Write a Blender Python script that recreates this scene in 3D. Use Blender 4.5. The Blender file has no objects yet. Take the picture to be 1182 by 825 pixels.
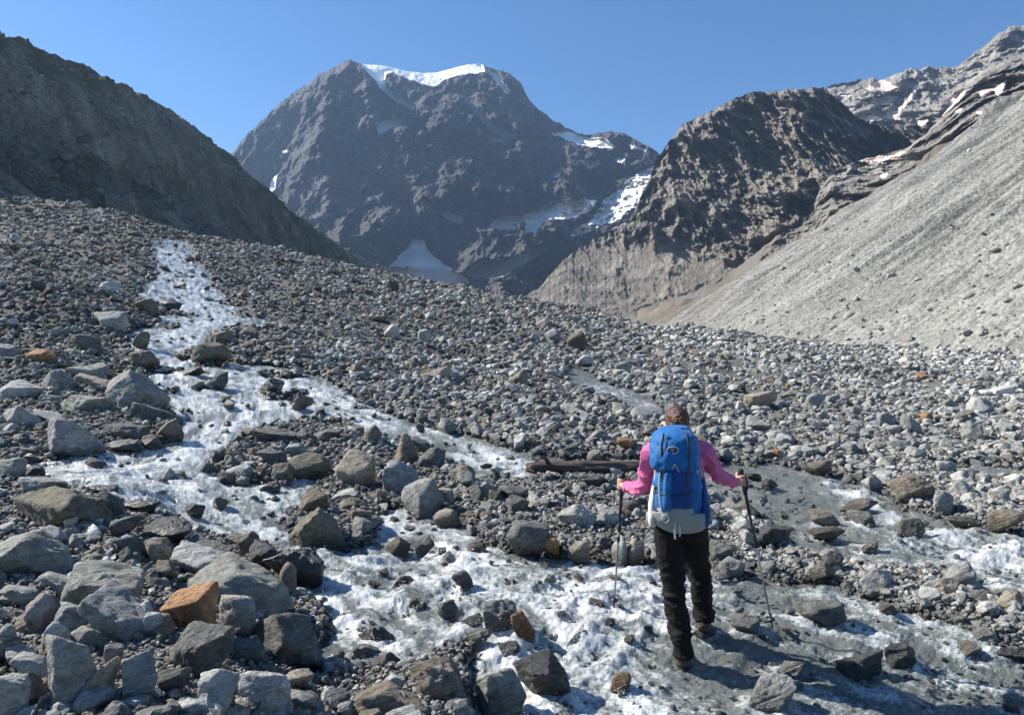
SUN, SKY, HAZE, EXPO = 5.0, 0.084, 0.00008, 1.05
import bpy, math, random, time
import numpy as np
T0 = time.time()
def log(*a): print('[scene]', '%.1fs' % (time.time() - T0), *a)
FPX, CXP, CYP, CZ = 800.0, 591.0, 412.5, 2.04       # camera: focal length in photo pixels, centre, eye height
rng = np.random.default_rng(7)
col = bpy.context.scene.collection

# ------------------------------------------------------------------ noise
_perm = np.random.default_rng(3).permutation(4096).astype(np.int32)
_g = np.random.default_rng(5).normal(size=(4096, 3)); _g /= np.linalg.norm(_g, axis=1)[:, None]
_g = _g.astype(np.float32)
def perlin(x, y, z):
    x, y, z = [np.asarray(a, np.float32) for a in np.broadcast_arrays(x, y, z)]
    xi, yi, zi = np.floor(x), np.floor(y), np.floor(z)
    xf, yf, zf = x - xi, y - yi, z - zi
    xi, yi, zi = xi.astype(np.int32), yi.astype(np.int32), zi.astype(np.int32)
    u, v, w = [t * t * t * (t * (t * 6 - 15) + 10) for t in (xf, yf, zf)]
    def corner(a, b, c):
        h = _perm[(_perm[(_perm[(xi + a) & 4095] + yi + b) & 4095] + zi + c) & 4095]
        g = _g[h]
        return g[..., 0] * (xf - a) + g[..., 1] * (yf - b) + g[..., 2] * (zf - c)
    def lerp(a, b, t): return a + (b - a) * t
    x00 = lerp(corner(0, 0, 0), corner(1, 0, 0), u); x10 = lerp(corner(0, 1, 0), corner(1, 1, 0), u)
    x01 = lerp(corner(0, 0, 1), corner(1, 0, 1), u); x11 = lerp(corner(0, 1, 1), corner(1, 1, 1), u)
    return lerp(lerp(x00, x10, v), lerp(x01, x11, v), w) * 1.5
def fbm(x, y, z, octv=5, lac=2.03, gain=.5):
    s, a, f = 0, 1, 1
    for k in range(octv):
        s = s + a * perlin(x * f + 17.3 * k, y * f + 5.1 * k, z * f + 9.7 * k); a *= gain; f *= lac
    return s
def ridged(x, y, z, octv=6, lac=2.07, gain=.52):
    s, a, f, prev = 0, 1, 1, 1
    for k in range(octv):
        n = 1 - np.abs(perlin(x * f + 11.3 * k, y * f + 3.1 * k, z * f + 7.7 * k)) * 1.6
        n = np.clip(n, 0, 1) ** 2
        s = s + a * n * prev; prev = np.clip(n * 1.6, 0, 1); a *= gain; f *= lac
    return s
def billow(x, y, z, octv=5, lac=2.05, gain=.55):
    s, a, f = 0, 1, 1
    for k in range(octv):
        s = s + a * np.abs(perlin(x * f + 3.3 * k, y * f + 8.1 * k, z * f + 2.7 * k)); a *= gain; f *= lac
    return s
def sstep(a, b, x):
    t = np.clip((x - a) / (b - a), 0, 1); return t * t * (3 - 2 * t)
def softplus(x, w): return w * np.logaddexp(0, np.asarray(x, float) / w)
def ip(x, pts):
    pts = sorted(pts); return np.interp(x, [p[0] for p in pts], [p[1] for p in pts])

# ------------------------------------------------------------------ mesh helpers
def mesh_from(name, V, F, smooth=True, attrs=None, mat=None):
    me = bpy.data.meshes.new(name)
    V = np.ascontiguousarray(V, np.float32); F = np.ascontiguousarray(F, np.int32)
    n, k = F.shape
    me.vertices.add(len(V)); me.vertices.foreach_set('co', V.ravel())
    me.loops.add(n * k); me.loops.foreach_set('vertex_index', F.ravel())
    me.polygons.add(n)
    me.polygons.foreach_set('loop_start', np.arange(0, n * k, k, dtype=np.int32))
    me.polygons.foreach_set('use_smooth', np.full(n, smooth, bool))
    me.update(calc_edges=True)
    for an, (typ, data) in (attrs or {}).items():
        at = me.attributes.new(an, typ, 'POINT')
        if typ == 'FLOAT': at.data.foreach_set('value', np.ascontiguousarray(data, np.float32))
        else:
            c = np.ones((len(V), 4), np.float32); c[:, :3] = data; at.data.foreach_set('color', c.ravel())
    if mat: me.materials.append(mat)
    return me
def link(name, me, parent=None, loc=None):
    o = bpy.data.objects.new(name, me); col.objects.link(o)
    if parent: o.parent = parent
    if loc is not None: o.location = loc
    return o
def tag(o, label, cat, group=None):
    o['label'] = label; o['category'] = cat
    if group: o['group'] = group
    return o
def grid_faces(R, C, keep=None):
    i = np.arange(R * C).reshape(R, C)
    F = np.stack([i[:-1, :-1], i[:-1, 1:], i[1:, 1:], i[1:, :-1]], -1).reshape(-1, 4)
    if keep is not None: F = F[keep.reshape(-1)]
    return F
def compact(V, F, attrs):
    used = np.zeros(len(V), bool); used[F.ravel()] = True
    idx = np.cumsum(used) - 1
    return V[used], idx[F], {k: (t, d[used]) for k, (t, d) in attrs.items()}

# ------------------------------------------------------------------ node helpers
def material(name):
    m = bpy.data.materials.new(name); m.use_nodes = True
    nt = m.node_tree; nt.nodes.clear()
    return m, nt
class NT:
    def __init__(s, nt): s.nt = nt
    def n(s, typ, **kw):
        nd = s.nt.nodes.new(typ)
        for k, v in kw.items(): setattr(nd, k, v)
        return nd
    def set(s, sock, v):
        if hasattr(v, 'is_output') or isinstance(v, bpy.types.NodeSocket): s.nt.links.new(v, sock)
        else: sock.default_value = v
    def math(s, op, a, b=0.0, clamp=False):
        nd = s.n('ShaderNodeMath', operation=op, use_clamp=clamp); s.set(nd.inputs[0], a); s.set(nd.inputs[1], b); return nd.outputs[0]
    def attr(s, name, out='Fac'):
        nd = s.n('ShaderNodeAttribute', attribute_name=name); return nd.outputs[out]
    def noise(s, vec, scale, detail=4, rough=.55, dist=0.0, out=0):
        nd = s.n('ShaderNodeTexNoise'); s.set(nd.inputs['Vector'], vec)
        nd.inputs['Scale'].default_value = scale; nd.inputs['Detail'].default_value = detail
        nd.inputs['Roughness'].default_value = rough; nd.inputs['Distortion'].default_value = dist
        return nd.outputs[out]
    def voro(s, vec, scale, out='Distance', feature='F1'):
        nd = s.n('ShaderNodeTexVoronoi', feature=feature); s.set(nd.inputs['Vector'], vec); nd.inputs['Scale'].default_value = scale
        return nd.outputs[out]
    def mapr(s, v, a, b, c=0.0, d=1.0, smooth=False):
        nd = s.n('ShaderNodeMapRange'); nd.clamp = True
        if smooth: nd.interpolation_type = 'SMOOTHSTEP'
        s.set(nd.inputs[0], v)
        for i, x in enumerate((a, b, c, d)): s.set(nd.inputs[i + 1], x)
        return nd.outputs[0]
    def mix(s, f, a, b, blend='MIX'):
        nd = s.n('ShaderNodeMix', data_type='RGBA', blend_type=blend)
        s.set(nd.inputs[0], f)
        for k, v in ((6, a), (7, b)):
            if isinstance(v, tuple): v = (*v, 1.0) if len(v) == 3 else v
            s.set(nd.inputs[k], v)
        return nd.outputs[2]
    def mul(s, c, f):      # colour * scalar
        nd = s.n('ShaderNodeVectorMath', operation='SCALE'); s.set(nd.inputs[0], c); s.set(nd.inputs['Scale'], f); return nd.outputs[0]
    def scalev(s, v, xyz):
        nd = s.n('ShaderNodeVectorMath', operation='MULTIPLY'); s.set(nd.inputs[0], v); nd.inputs[1].default_value = xyz; return nd.outputs[0]
    def bump(s, h, strength, dist, normal=None):
        nd = s.n('ShaderNodeBump'); s.set(nd.inputs['Height'], h); nd.inputs['Strength'].default_value = strength; nd.inputs['Distance'].default_value = dist
        if normal is not None: s.nt.links.new(normal, nd.inputs['Normal'])
        return nd.outputs[0]
    def principled(s, base, rough, normal=None, **kw):
        b = s.n('ShaderNodeBsdfPrincipled')
        if isinstance(base, tuple): base = (*base, 1.0)
        s.set(b.inputs['Base Color'], base); s.set(b.inputs['Roughness'], rough)
        if normal is not None: s.nt.links.new(normal, b.inputs['Normal'])
        for k, v in kw.items(): s.set(b.inputs[k.replace('_', ' ')], v)
        return b.outputs[0]
    def out(s, sh, sock='Surface'):
        o = s.n('ShaderNodeOutputMaterial'); s.nt.links.new(sh, o.inputs[sock])
    def pos(s): return s.n('ShaderNodeNewGeometry').outputs['Position']
    def obj(s): return s.n('ShaderNodeTexCoord').outputs['Object']
def plain(name, c, rough=.6, bump=0, bscale=60, var=.15, **kw):
    m, nt = material(name); N = NT(nt); p = N.obj()
    nz = N.noise(p, bscale * .4, 4)
    base = N.mul(N.mix(0.0, c, c), N.mapr(nz, .3, .7, 1 - var, 1 + var))
    nb = N.bump(N.noise(p, bscale, 4), 1.0, bump) if bump else None
    N.out(N.principled(base, rough, nb, **kw)); return m
# ------------------------------------------------------------------ terrain and where the water runs (measured on the photograph, laid out on the real ground)
EDGE = [(-300, .255), (0, .234), (100, .222), (200, .188), (300, .159), (400, .134), (500, .109), (600, .084), (700, .059), (760, .045), (850, .034), (1000, .016), (1182, .001), (1500, -.01)]
Y0 = 9.0
def base_z(x, y):
    x = np.asarray(x, float); y = np.asarray(y, float)
    u = np.clip(x / np.maximum(y, .8), -1.1, 1.1); px = CXP + FPX * u
    s = ip(px, EDGE); Dc = ip(u, [(-.74, 118), (0, 140), (.3, 112), (.74, 72), (1.1, 60)])
    sp = (s + 2.04 / Dc) / (1 - Y0 / Dc)
    z = sp * (softplus(y - Y0, 2.4) - softplus(-Y0, 2.4))
    z = z - (sp + .01) * softplus(y - Dc, 6.0)
    d = (-1.25 - .62 * (y - 4.5)) - x                       # the near left bank
    z = z + .34 * sstep(0, 1.3, d) * sstep(10.0, 7.6, y)
    z = z + .15 * sstep(4.35, 5.1, y) * sstep(-1.6, .3, x) * sstep(40, 9, y)
    return z
def project(x, y, z):
    y = np.maximum(y, .3)
    return CXP + FPX * x / y, CYP - FPX * (z - CZ) / y
_YS = np.geomspace(1.6, 400, 3000)
def hit(px, py, lift=0.0):
    """where the sight line of a photo pixel meets the ground"""
    u, t = (px - CXP) / FPX, (CYP - py) / FPX
    d = base_z(u * _YS, _YS) + lift - (CZ + t * _YS)
    k = np.argmax(d > 0)
    if not (d > 0).any(): k = len(_YS) - 1
    if k > 0:
        a, b = d[k - 1], d[k]; Y = _YS[k - 1] + (_YS[k] - _YS[k - 1]) * (-a) / max(b - a, 1e-9)
    else: Y = _YS[0]
    return u * Y, Y, CZ + t * Y

RX0, RY0, RW, RH = -320, 180, 1860, 1300
def raster(polys, blur=3, X0=RX0, Y0_=RY0, W=RW, H=RH, sc=1.0):
    M = np.zeros((int(H * sc), int(W * sc)), np.float32)
    yy = (np.arange(M.shape[0]) + .5) / sc + Y0_; xx = (np.arange(M.shape[1]) + .5) / sc + X0
    for p in polys:
        v = 1.0
        if isinstance(p[0], (int, float)): v, p = p[0], p[1]
        pa = np.array(p, float); x0, x1, y0, y1 = pa[:, 0].min(), pa[:, 0].max(), pa[:, 1].min(), pa[:, 1].max()
        xi = np.where((xx >= x0) & (xx <= x1))[0]; yi = np.where((yy >= y0) & (yy <= y1))[0]
        if len(xi) == 0 or len(yi) == 0: continue
        GX, GY = np.meshgrid(xx[xi], yy[yi]); ins = np.zeros(GX.shape, bool)
        for (ax, ay), (bx, by) in zip(p, list(p[1:]) + [p[0]]):
            if ay == by: continue
            c = ((ay > GY) != (by > GY)) & (GX < (bx - ax) * (GY - ay) / (by - ay) + ax); ins ^= c
        sub = M[yi[0]:yi[-1] + 1, xi[0]:xi[-1] + 1]; sub[ins] = v
    for _ in range(3):
        k = int(blur * sc)
        if k < 1: break
        for ax in (0, 1):
            pad = [(0, 0), (0, 0)]; pad[ax] = (k + 1, k)
            c = np.cumsum(np.pad(M, pad, mode='edge'), axis=ax)
            M = ((c[2 * k + 1:] - c[:-2 * k - 1]) if ax == 0 else (c[:, 2 * k + 1:] - c[:, :-2 * k - 1])) / (2 * k + 1)
    return M
def sample(M, px, py, X0=RX0, Y0_=RY0, sc=1.0):
    x = np.clip((px - X0) * sc - .5, 0, M.shape[1] - 1.01); y = np.clip((py - Y0_) * sc - .5, 0, M.shape[0] - 1.01)
    xi, yi = x.astype(int), y.astype(int); fx, fy = x - xi, y - yi
    return (M[yi, xi] * (1 - fx) + M[yi, xi + 1] * fx) * (1 - fy) + (M[yi + 1, xi] * (1 - fx) + M[yi + 1, xi + 1] * fx) * fy

WATER = [
 [(172, 277), (214, 277), (222, 292), (212, 300), (232, 308), (246, 318), (238, 330), (262, 340), (258, 350), (290, 362), (312, 372), (306, 384), (285, 392), (262, 398), (250, 412), (242, 424),
  (300, 422), (340, 428), (372, 438), (400, 452), (420, 470), (452, 480), (500, 497), (560, 508), (600, 522), (620, 532), (612, 550), (565, 552), (534, 546), (522, 532), (500, 517), (468, 510), (430, 504), (398, 490),
  (350, 482), (310, 486), (288, 500), (262, 512), (240, 526), (236, 542), (252, 556), (290, 560), (330, 556), (360, 552), (374, 566), (350, 580), (322, 590), (330, 612), (352, 630), (400, 640), (438, 622), (432, 600), (450, 592), (510, 596), (536, 606),
  (584, 640), (630, 642), (704, 648), (760, 650), (850, 664), (900, 670), (960, 676), (1020, 696), (1080, 716), (1140, 748), (1182, 760), (1330, 800), (1500, 860), (1500, 1150), (560, 1150), (540, 860), (548, 800), (530, 745), (480, 757), (430, 766), (400, 772), (370, 782), (345, 782),
  (352, 762), (378, 740), (374, 708), (352, 690), (342, 672), (352, 655), (338, 636), (300, 632), (276, 622), (250, 614), (224, 606), (206, 594), (190, 588), (160, 592), (132, 584), (122, 572), (90, 562), (66, 556), (28, 548), (24, 538), (60, 534), (100, 526), (150, 522), (190, 514), (208, 504), (206, 486),
  (196, 470), (186, 456), (168, 436), (178, 424), (176, 412), (160, 404), (140, 392), (152, 382), (182, 378), (190, 366), (170, 352), (158, 340), (164, 330), (186, 322), (178, 306), (180, 292)],
 [(596, 528), (660, 530), (742, 532), (820, 534), (880, 536), (930, 543), (965, 550), (1005, 558), (1040, 588), (1075, 600), (1110, 606), (1182, 616), (1500, 650), (1500, 745), (1182, 706), (1160, 694), (1135, 676), (1115, 660), (1060, 654), (1010, 654), (960, 644), (925, 632), (898, 612), (878, 594), (830, 588), (800, 560), (742, 544), (600, 545)],
 [(1078, 539), (1130, 537), (1182, 541), (1400, 548), (1400, 566), (1182, 553), (1120, 551)],
 [(658, 424), (676, 430), (692, 442), (726, 450), (748, 460), (764, 472), (742, 476), (716, 462), (686, 452), (664, 444), (652, 434)],
 [(96, 238), (116, 245), (130, 254), (120, 255), (100, 246)],
]
WISL = [(0.0, [(242, 384), (262, 376), (300, 374), (316, 388), (300, 398), (270, 404), (252, 422), (228, 424), (226, 410)]),
        (0.0, [(326, 460), (350, 452), (366, 470), (340, 476)])]
MW = raster(WATER + WISL, 2)
MWW = raster(WATER + WISL, 8)
def wmask(x, y, px, py):
    """share of water at a ground point, with a ragged bank"""
    a = np.clip(.11 * FPX / np.maximum(y, 1.5), 1.5, 24)
    qx = px + a * fbm(x * 1.7, y * 1.7, 11 + 0 * x, 4, 2.1, .6); qy = py + .45 * a * fbm(x * 1.7, y * 1.7, 23 + 0 * x, 4, 2.1, .6)
    w, ww = sample(MW, qx, qy), sample(MWW, qx, qy)
    isl = sstep(.44, .56, fbm(x * .75, y * .75, 41 + 0 * x, 4)) * (py < 600) * (px < 640)
    return w * (1 - isl), ww * (1 - .8 * isl)
def blobs(lst):
    M = np.zeros((RH, RW), np.float32)
    yy, xx = np.mgrid[0:RH, 0:RW].astype(np.float32); xx += RX0; yy += RY0
    for b in lst:
        x, y, rx, ry, v = b[:5]
        M = np.maximum(M, v * np.exp(-(((xx - x) / rx) ** 2 + ((yy - y) / ry) ** 2)))
    return M
FOAM = blobs([(196, 295, 22, 22, 1), (215, 325, 28, 22, 1), (225, 350, 40, 18, 1), (200, 388, 40, 18, 1), (215, 405, 34, 16, .9), (225, 440, 50, 18, 1), (300, 435, 50, 14, .95), (350, 470, 70, 18, .9), (230, 470, 50, 18, .85),
  (240, 500, 40, 16, .8), (170, 540, 60, 14, .62), (220, 565, 40, 20, .7), (260, 590, 40, 22, .95), (300, 615, 40, 22, 1.0), (355, 640, 44, 24, 1.1), (420, 655, 60, 24, 1.1), (470, 690, 60, 34, .8), (520, 640, 60, 30, .95), (470, 605, 40, 12, .6),
  (560, 665, 60, 30, .95), (640, 675, 70, 26, .95), (690, 700, 60, 30, .85), (500, 497, 40, 14, 1), (560, 528, 46, 18, 1.1), (598, 540, 26, 12, 1.0), (410, 478, 40, 14, .9), (400, 720, 50, 30, .7), (545, 735, 50, 30, .72), (630, 745, 60, 60, .6), (720, 740, 50, 40, .55), (660, 810, 70, 30, .65),
  (760, 680, 50, 20, .52), (850, 690, 50, 18, .45), (900, 720, 60, 22, .30), (1000, 735, 80, 16, .38), (1100, 780, 80, 20, .36), (860, 775, 60, 20, .22), (930, 790, 40, 20, .5), (780, 800, 60, 30, .3),
  (1000, 575, 40, 16, .95), (1040, 598, 34, 14, .9), (960, 560, 26, 10, .8), (1090, 618, 50, 14, .95), (1150, 642, 70, 24, 1.0), (1240, 670, 80, 26, .95), (1060, 625, 50, 14, .85), (950, 612, 50, 14, .55), (880, 548, 50, 8, .35), (700, 450, 40, 14, .95), (740, 466, 24, 8, .9), (1130, 545, 60, 5, .3), (320, 565, 40, 12, .6), (440, 700, 70, 50, .6), (112, 247, 22, 10, .9)])
# photo x, y of the centre, width, height (photo px), colour key, tilt, label
HEROES = [
(121,683,82,40,'n',-4,'flat olive-green slab behind the blue-grey tilted slab'),
(152,716,80,40,'b',-28,'long blue-grey tilted slab left of the orange boulder'),
(218,710,52,44,'r',0,'bright orange rusty boulder on the near left bank'),
(84,778,76,72,'g',8,'big pale grey angular boulder at the lower left'),
(122,788,24,44,'t',-45,'narrow tan-brown stone leaning on the big pale boulder'),
(163,786,46,48,'g',-14,'grey two-toned block right of the narrow tan stone'),
(227,752,72,62,'d',34,'dark wedge-shaped slab below the orange boulder'),
(14,808,38,38,'l',0,'rounded pale boulder in the bottom left corner'),
(88,714,36,21,'b',0,'small rounded blue-grey cobble above the big pale boulder'),
(63,736,30,30,'l',30,'pale banded oblong cobble left of the blue-grey cobble'),
(101,736,34,16,'n',0,'thin greenish flat stone beneath the blue-grey cobble'),
(38,767,40,18,'l',-14,'flat pale stone touching the big pale boulder'),
(20,756,38,13,'l',-18,'thin pale slab above the flat pale stone'),
(50,705,36,38,'p',40,'purplish grey splintered stone on the near left bank'),
(74,674,50,20,'g',-14,'low grey slab just left of the olive-green slab'),
(25,685,42,17,'g',-10,'low grey slab at the left picture edge below the undercut bank'),
(4,743,24,26,'g',0,'grey stone cut by the left edge above the thin pale slab'),
(186,723,22,18,'t',0,'small tan stone wedged below the orange boulder'),
(200,787,32,20,'d',0,'dark low stone below the wedge-shaped slab'),
(254,803,38,40,'l',0,'pale upright block at the bottom left of the gravel'),
(225,817,36,18,'l',-20,'flat pale stone on the bottom edge by the pale block'),
(38,792,26,30,'d',-20,'dark stone between the pale corner boulder and big boulder'),
(132,757,20,18,'p',0,'small purplish stone below the blue-grey tilted slab'),
(276,683,110,54,'n',-12,'largest grey-green boulder on the near left bank'),
(249,658,86,42,'l',-20,'pale ridge-backed boulder behind the largest grey-green boulder'),
(275,716,40,38,'l',0,'pale grey cube-like block below the largest grey-green boulder'),
(328,740,96,48,'d',-4,'dark smooth boulder dipping into the pool'),
(281,748,46,20,'d',-10,'flat dark stone left of the smooth boulder'),
(339,656,58,30,'k',0,'black wet block with water sliding over it'),
(333,672,20,30,'w',10,'brown wet stone at the end of the largest boulder'),
(300,800,62,36,'l',0,'pale crumbly rock in the bottom gravel'),
(352,811,36,22,'n',-25,'layered greenish stone in the bottom gravel'),
(455,812,92,42,'w',0,'large grey-brown boulder at the bottom edge'),
(400,817,20,16,'b',0,'small blue-grey cobble left of the bottom brown boulder'),
(339,783,40,13,'t',6,'thin tan flat slab beside the still pool'),
(435,730,42,22,'d',0,'half submerged grey stone in the foaming pool'),
(422,750,32,18,'g',0,'low grey stone at the edge of the still pool'),
(86,509,70,52,'b',0,'dark blue-grey triangular boulder on the far left bank'),
(197,498,28,28,'w',0,'brown pointed stone standing at the stream edge'),
(143,498,52,17,'d',-4,'upper of two dark flat slabs right of the triangular boulder'),
(143,515,54,14,'d',4,'lower of two dark flat slabs right of the triangular boulder'),
(173,511,28,18,'d',0,'dark stone right of the two flat slabs'),
(49,557,48,19,'g',-10,'flat grey slab at the tail of the left side channel'),
(41,546,22,15,'k',0,'small black rounded stone behind the flat grey slab'),
(58,588,112,46,'o',2,'long olive boulder with a blue paint mark on its left end'),
(117,564,46,10,'k',0,'low black rock in the water above the olive boulder'),
(126,580,34,26,'d',0,'dark stone at the right end of the olive boulder'),
(28,646,86,36,'n',2,'greenish flat slab at the left edge under the olive boulder'),
(140,606,42,22,'d',0,'dark stone below the right end of the olive boulder'),
(190,612,64,34,'k',10,'black wet boulder splashed by the falls'),
(164,585,38,16,'k',0,'low wet rock breaking the stream'),
(184,631,32,22,'k',-10,'glossy wet stone above the gravelly left bank'),
(236,636,62,30,'d',3,'dark flat-topped block left of the falls'),
(150,626,36,24,'d',-20,'dark splintered stone left of the glossy wet stone'),
(224,592,26,20,'k',0,'wet boulder tip inside the main current'),
(54,620,46,22,'b',0,'bluish stone tucked under the olive boulder'),
(11,540,34,22,'n',0,'grey-green stone at the left edge of the side channel'),
(251,525,26,18,'k',-30,'black pointed rock at the head of the middle island'),
(242,541,20,16,'d',0,'small dark round rock at the tip of the middle island'),
(411,540,48,48,'t',-20,'big tan-grey boulder standing on the middle island'),
(463,520,36,42,'w',10,'brown boulder with a pale face on the middle island'),
(462,551,42,36,'b',0,'bluish boulder below the brown boulder on the island'),
(430,504,20,26,'w',0,'rounded brown upright stone on top of the island'),
(368,607,70,40,'o',0,'dark olive boulder with water falling past it'),
(362,580,34,29,'w',0,'two-tone brown stone perched on the dark olive boulder'),
(312,564,22,15,'k',0,'small black stone upstream of the two-tone stone'),
(356,541,48,34,'o',0,'mossy olive rock with thin water veils'),
(328,545,28,21,'o',0,'rounded olive stone left of the mossy rock'),
(314,525,36,22,'d',-20,'dark grey slab on the island above the olive stone'),
(339,517,27,15,'g',10,'grey rounded slab on the island'),
(321,502,52,17,'d',-6,'long dark flat rock along the back of the island'),
(377,501,36,17,'d',10,'dark flat rock behind the island between two currents'),
(352,503,24,19,'d',-20,'dark wedge stone between the flat rocks behind the island'),
(399,570,38,13,'l',14,'pale thin slab on the stack right of the two-tone stone'),
(408,581,32,14,'o',4,'middle olive slab of the stack beside the veil of water'),
(415,595,32,17,'w',4,'lowest brown slab of the stack beside the veil of water'),
(276,526,28,18,'w',-20,'reddish brown stone near the head of the island'),
(285,627,26,28,'w',0,'brown wet stone at the lip of the falls'),
(301,643,30,20,'k',0,'black wet stone under the lip of the falls'),
(577,711,56,54,'n',-30,'ribbed grey-green boulder in the middle of the rapids'),
(607,723,26,44,'r',25,'red-orange slab leaning behind the ribbed boulder'),
(520,704,34,34,'d',-20,'dark green-grey fin of rock left of the ribbed boulder'),
(543,719,30,20,'k',20,'dark wet rock between the fin and the ribbed boulder'),
(505,780,74,52,'w',-14,'smooth grey-brown boulder at the foot of the rapids'),
(554,739,26,26,'n',0,'small green stone below the ribbed boulder'),
(583,750,40,20,'k',10,'low black rock under the ribbed boulder'),
(628,783,62,64,'k',20,'dark wet boulder under a sheet of running water'),
(578,803,62,60,'n',0,'wet grey boulder at the bottom centre with water over it'),
(534,669,22,26,'d',30,'dark leaning stone poking from the white water'),
(467,670,26,12,'w',0,'small brown stone poking from the white water'),
(669,738,36,18,'k',0,'low wet rock in the rapids left of the hiker'),
(452,787,30,18,'l',0,'pale small stone left of the smooth grey-brown boulder'),
(716,787,34,30,'r',30,'orange flat stone in the stream near the hiker'),
(485,575,50,46,'g',0,'pointed grey boulder at the lower end of the island'),
(487,513,28,19,'d',-30,'dark tilted slab beside the upper white chute'),
(498,529,32,24,'d',0,'dark boulder next to the white chute'),
(534,545,30,17,'o',0,'olive stone at the foot of the white chute'),
(514,568,28,19,'t',-20,'tan-orange stone right of the pointed grey boulder'),
(516,598,34,25,'t',10,'pale tan stone at the upper edge of the lower pool'),
(595,567,38,17,'d',-10,'layered dark stone on the gravel bar'),
(610,619,48,34,'d',4,'dark square block at the edge of the lower pool'),
(667,597,44,25,'l',-4,'pale grey oval boulder on the gravel bar'),
(489,630,30,28,'k',35,'dark triangular fin in the white water'),
(635,626,22,17,'r',0,'small rusty stone right of the square block'),
(669,633,26,20,'t',0,'pale tan stone at the water edge right of the square block'),
(689,555,32,18,'k',8,'black rounded stone in front of the log'),
(549,632,26,14,'w',0,'brownish wet stone left of the square block'),
(685,526,18,14,'t',0,'tan stone just behind the log'),
(517,492,22,20,'g',0,'grey angular stone above the white chute'),
(597,580,26,20,'d',0,'dark stone under the layered stone on the gravel bar'),
(159,453,68,48,'g',0,'big grey boulder beside the upper stream'),
(182,475,56,22,'d',0,'dark low rock under the big grey boulder'),
(67,441,38,28,'b',0,'bluish square stone left of the tan slab'),
(110,441,46,20,'t',-6,'tan slab left of the big grey boulder'),
(96,428,52,16,'n',0,'greenish flat rock behind the tan slab'),
(22,452,50,24,'l',-4,'pale long slab at the left edge across the bank'),
(101,466,54,20,'n',5,'green-grey low rock below the tan slab'),
(128,370,40,28,'l',-8,'pale layered boulder above the left bank'),
(170,356,25,21,'w',0,'brown block at the edge of the upper stream'),
(105,398,28,22,'d',0,'dark stone below the undercut left bank'),
(162,394,22,22,'o',0,'olive stone in the upper cascade'),
(166,415,32,20,'w',0,'dark brown rock beside the upper cascade'),
(220,430,38,16,'k',6,'black flat rock in midstream of the upper cascade'),
(24,481,50,30,'l',-6,'pale rounded boulder at the left edge above the triangular boulder'),
(60,483,42,14,'l',-24,'pale thin slab leaning above the triangular boulder'),
(50,413,30,19,'r',0,'rusty stone beneath the undercut left bank'),
(8,405,34,26,'b',-20,'bluish pale stone at the left edge below the undercut bank'),
(196,353,24,17,'k',0,'black rock splitting the upper cascade'),
(258,388,30,21,'w',-20,'brown boulder on the cascade island'),
(244,408,38,24,'o',0,'dark olive boulder on the cascade island'),
(290,385,26,18,'d',0,'dark stone at the right of the cascade island'),
(310,448,34,22,'k',0,'dark brown rock in the wide upper stream'),
(347,464,28,20,'w',20,'brown rock at the right side of the wide upper stream'),
(1051,489,25,21,'g',0,'grey boulder next to an orange cobble on the right field'),
(1070,483,13,12,'r',0,'orange cobble on the right hand boulder field'),
(903,504,32,17,'b',0,'bluish boulder above the right hand stream'),
(1023,483,19,15,'b',0,'bluish stone left of the grey boulder on the right field'),
(941,462,21,16,'g',0,'grey pointed stone on the right field'),
(928,518,32,10,'l',4,'flat pale slab above the right hand stream'),
(878,459,36,15,'t',0,'wide tan boulder behind the hiker to the right'),
(747,478,42,17,'b',4,'large bluish slab behind the hiker'),
(639,389,20,18,'b',0,'blue-grey block high on the boulder field'),
(629,374,26,13,'p',0,'pinkish boulder near the crest of the boulder field'),
(719,424,19,14,'b',0,'small blue-grey boulder by the little side rill'),
(785,429,18,11,'b',0,'low pale bluish boulder right of the side rill'),
(767,430,18,15,'g',0,'grey boulder right of the small side rill'),
(674,417,19,13,'l',0,'pale boulder at the top of the side rill'),
(617,390,14,10,'b',0,'small bluish boulder left of the blue-grey block'),
(453,385,18,20,'l',0,'pale tall boulder in the middle of the boulder field'),
(490,389,14,17,'l',0,'pale upright boulder right of the pale tall one'),
(945,707,50,32,'n',8,'dark green-grey boulder in the stream right of the hiker'),
(991,768,52,32,'k',4,'black wet boulder in the shaded current'),
(1038,757,40,34,'k',30,'black sloping rock in the lower right current'),
(885,798,64,54,'l',35,'pale flat slab in the water at the bottom right'),
(912,770,36,24,'g',10,'half drowned grey rock behind the pale flat slab'),
(1168,757,40,17,'k',0,'dark low rock at the right edge of the stream'),
(1093,676,25,19,'t',0,'pale tan stone on the right gravel tongue'),
(1025,704,20,16,'p',0,'pinkish stone in the stream below the gravel tongue'),
(1107,661,48,30,'g',18,'wet grey slab where the right stream drops'),
(1112,750,30,18,'t',30,'tan submerged rock in the lower right current'),
(1168,818,22,14,'d',0,'dark stone at the bottom right corner'),
(952,598,30,17,'t',0,'tan cobble in the right hand stream'),
(1046,610,40,27,'o',8,'pale olive boulder parting the right hand rapids'),
(991,583,44,21,'w',14,'dark brown wet rock above the right hand rapids'),
(994,599,30,18,'g',0,'grey wet stone left of the pale olive boulder'),
(952,616,38,18,'w',0,'brown wet rock washed by the right hand stream'),
(1053,562,52,34,'w',6,'rusty brown outcrop on the far bank of the right stream'),
(945,541,32,18,'w',0,'dark brown stone at the bend of the right stream'),
(887,559,21,12,'w',0,'small brown stone near the right hand of the hiker'),
(869,550,18,9,'d',0,'small dark stone just behind the right hand of the hiker'),
(1088,576,24,20,'g',0,'grey stone right of the rusty brown outcrop'),
(895,614,46,24,'k',8,'mossy black rock ledge right of the hiker'),
(1165,599,40,22,'w',0,'brown boulder at the right edge of the far bank'),
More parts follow.
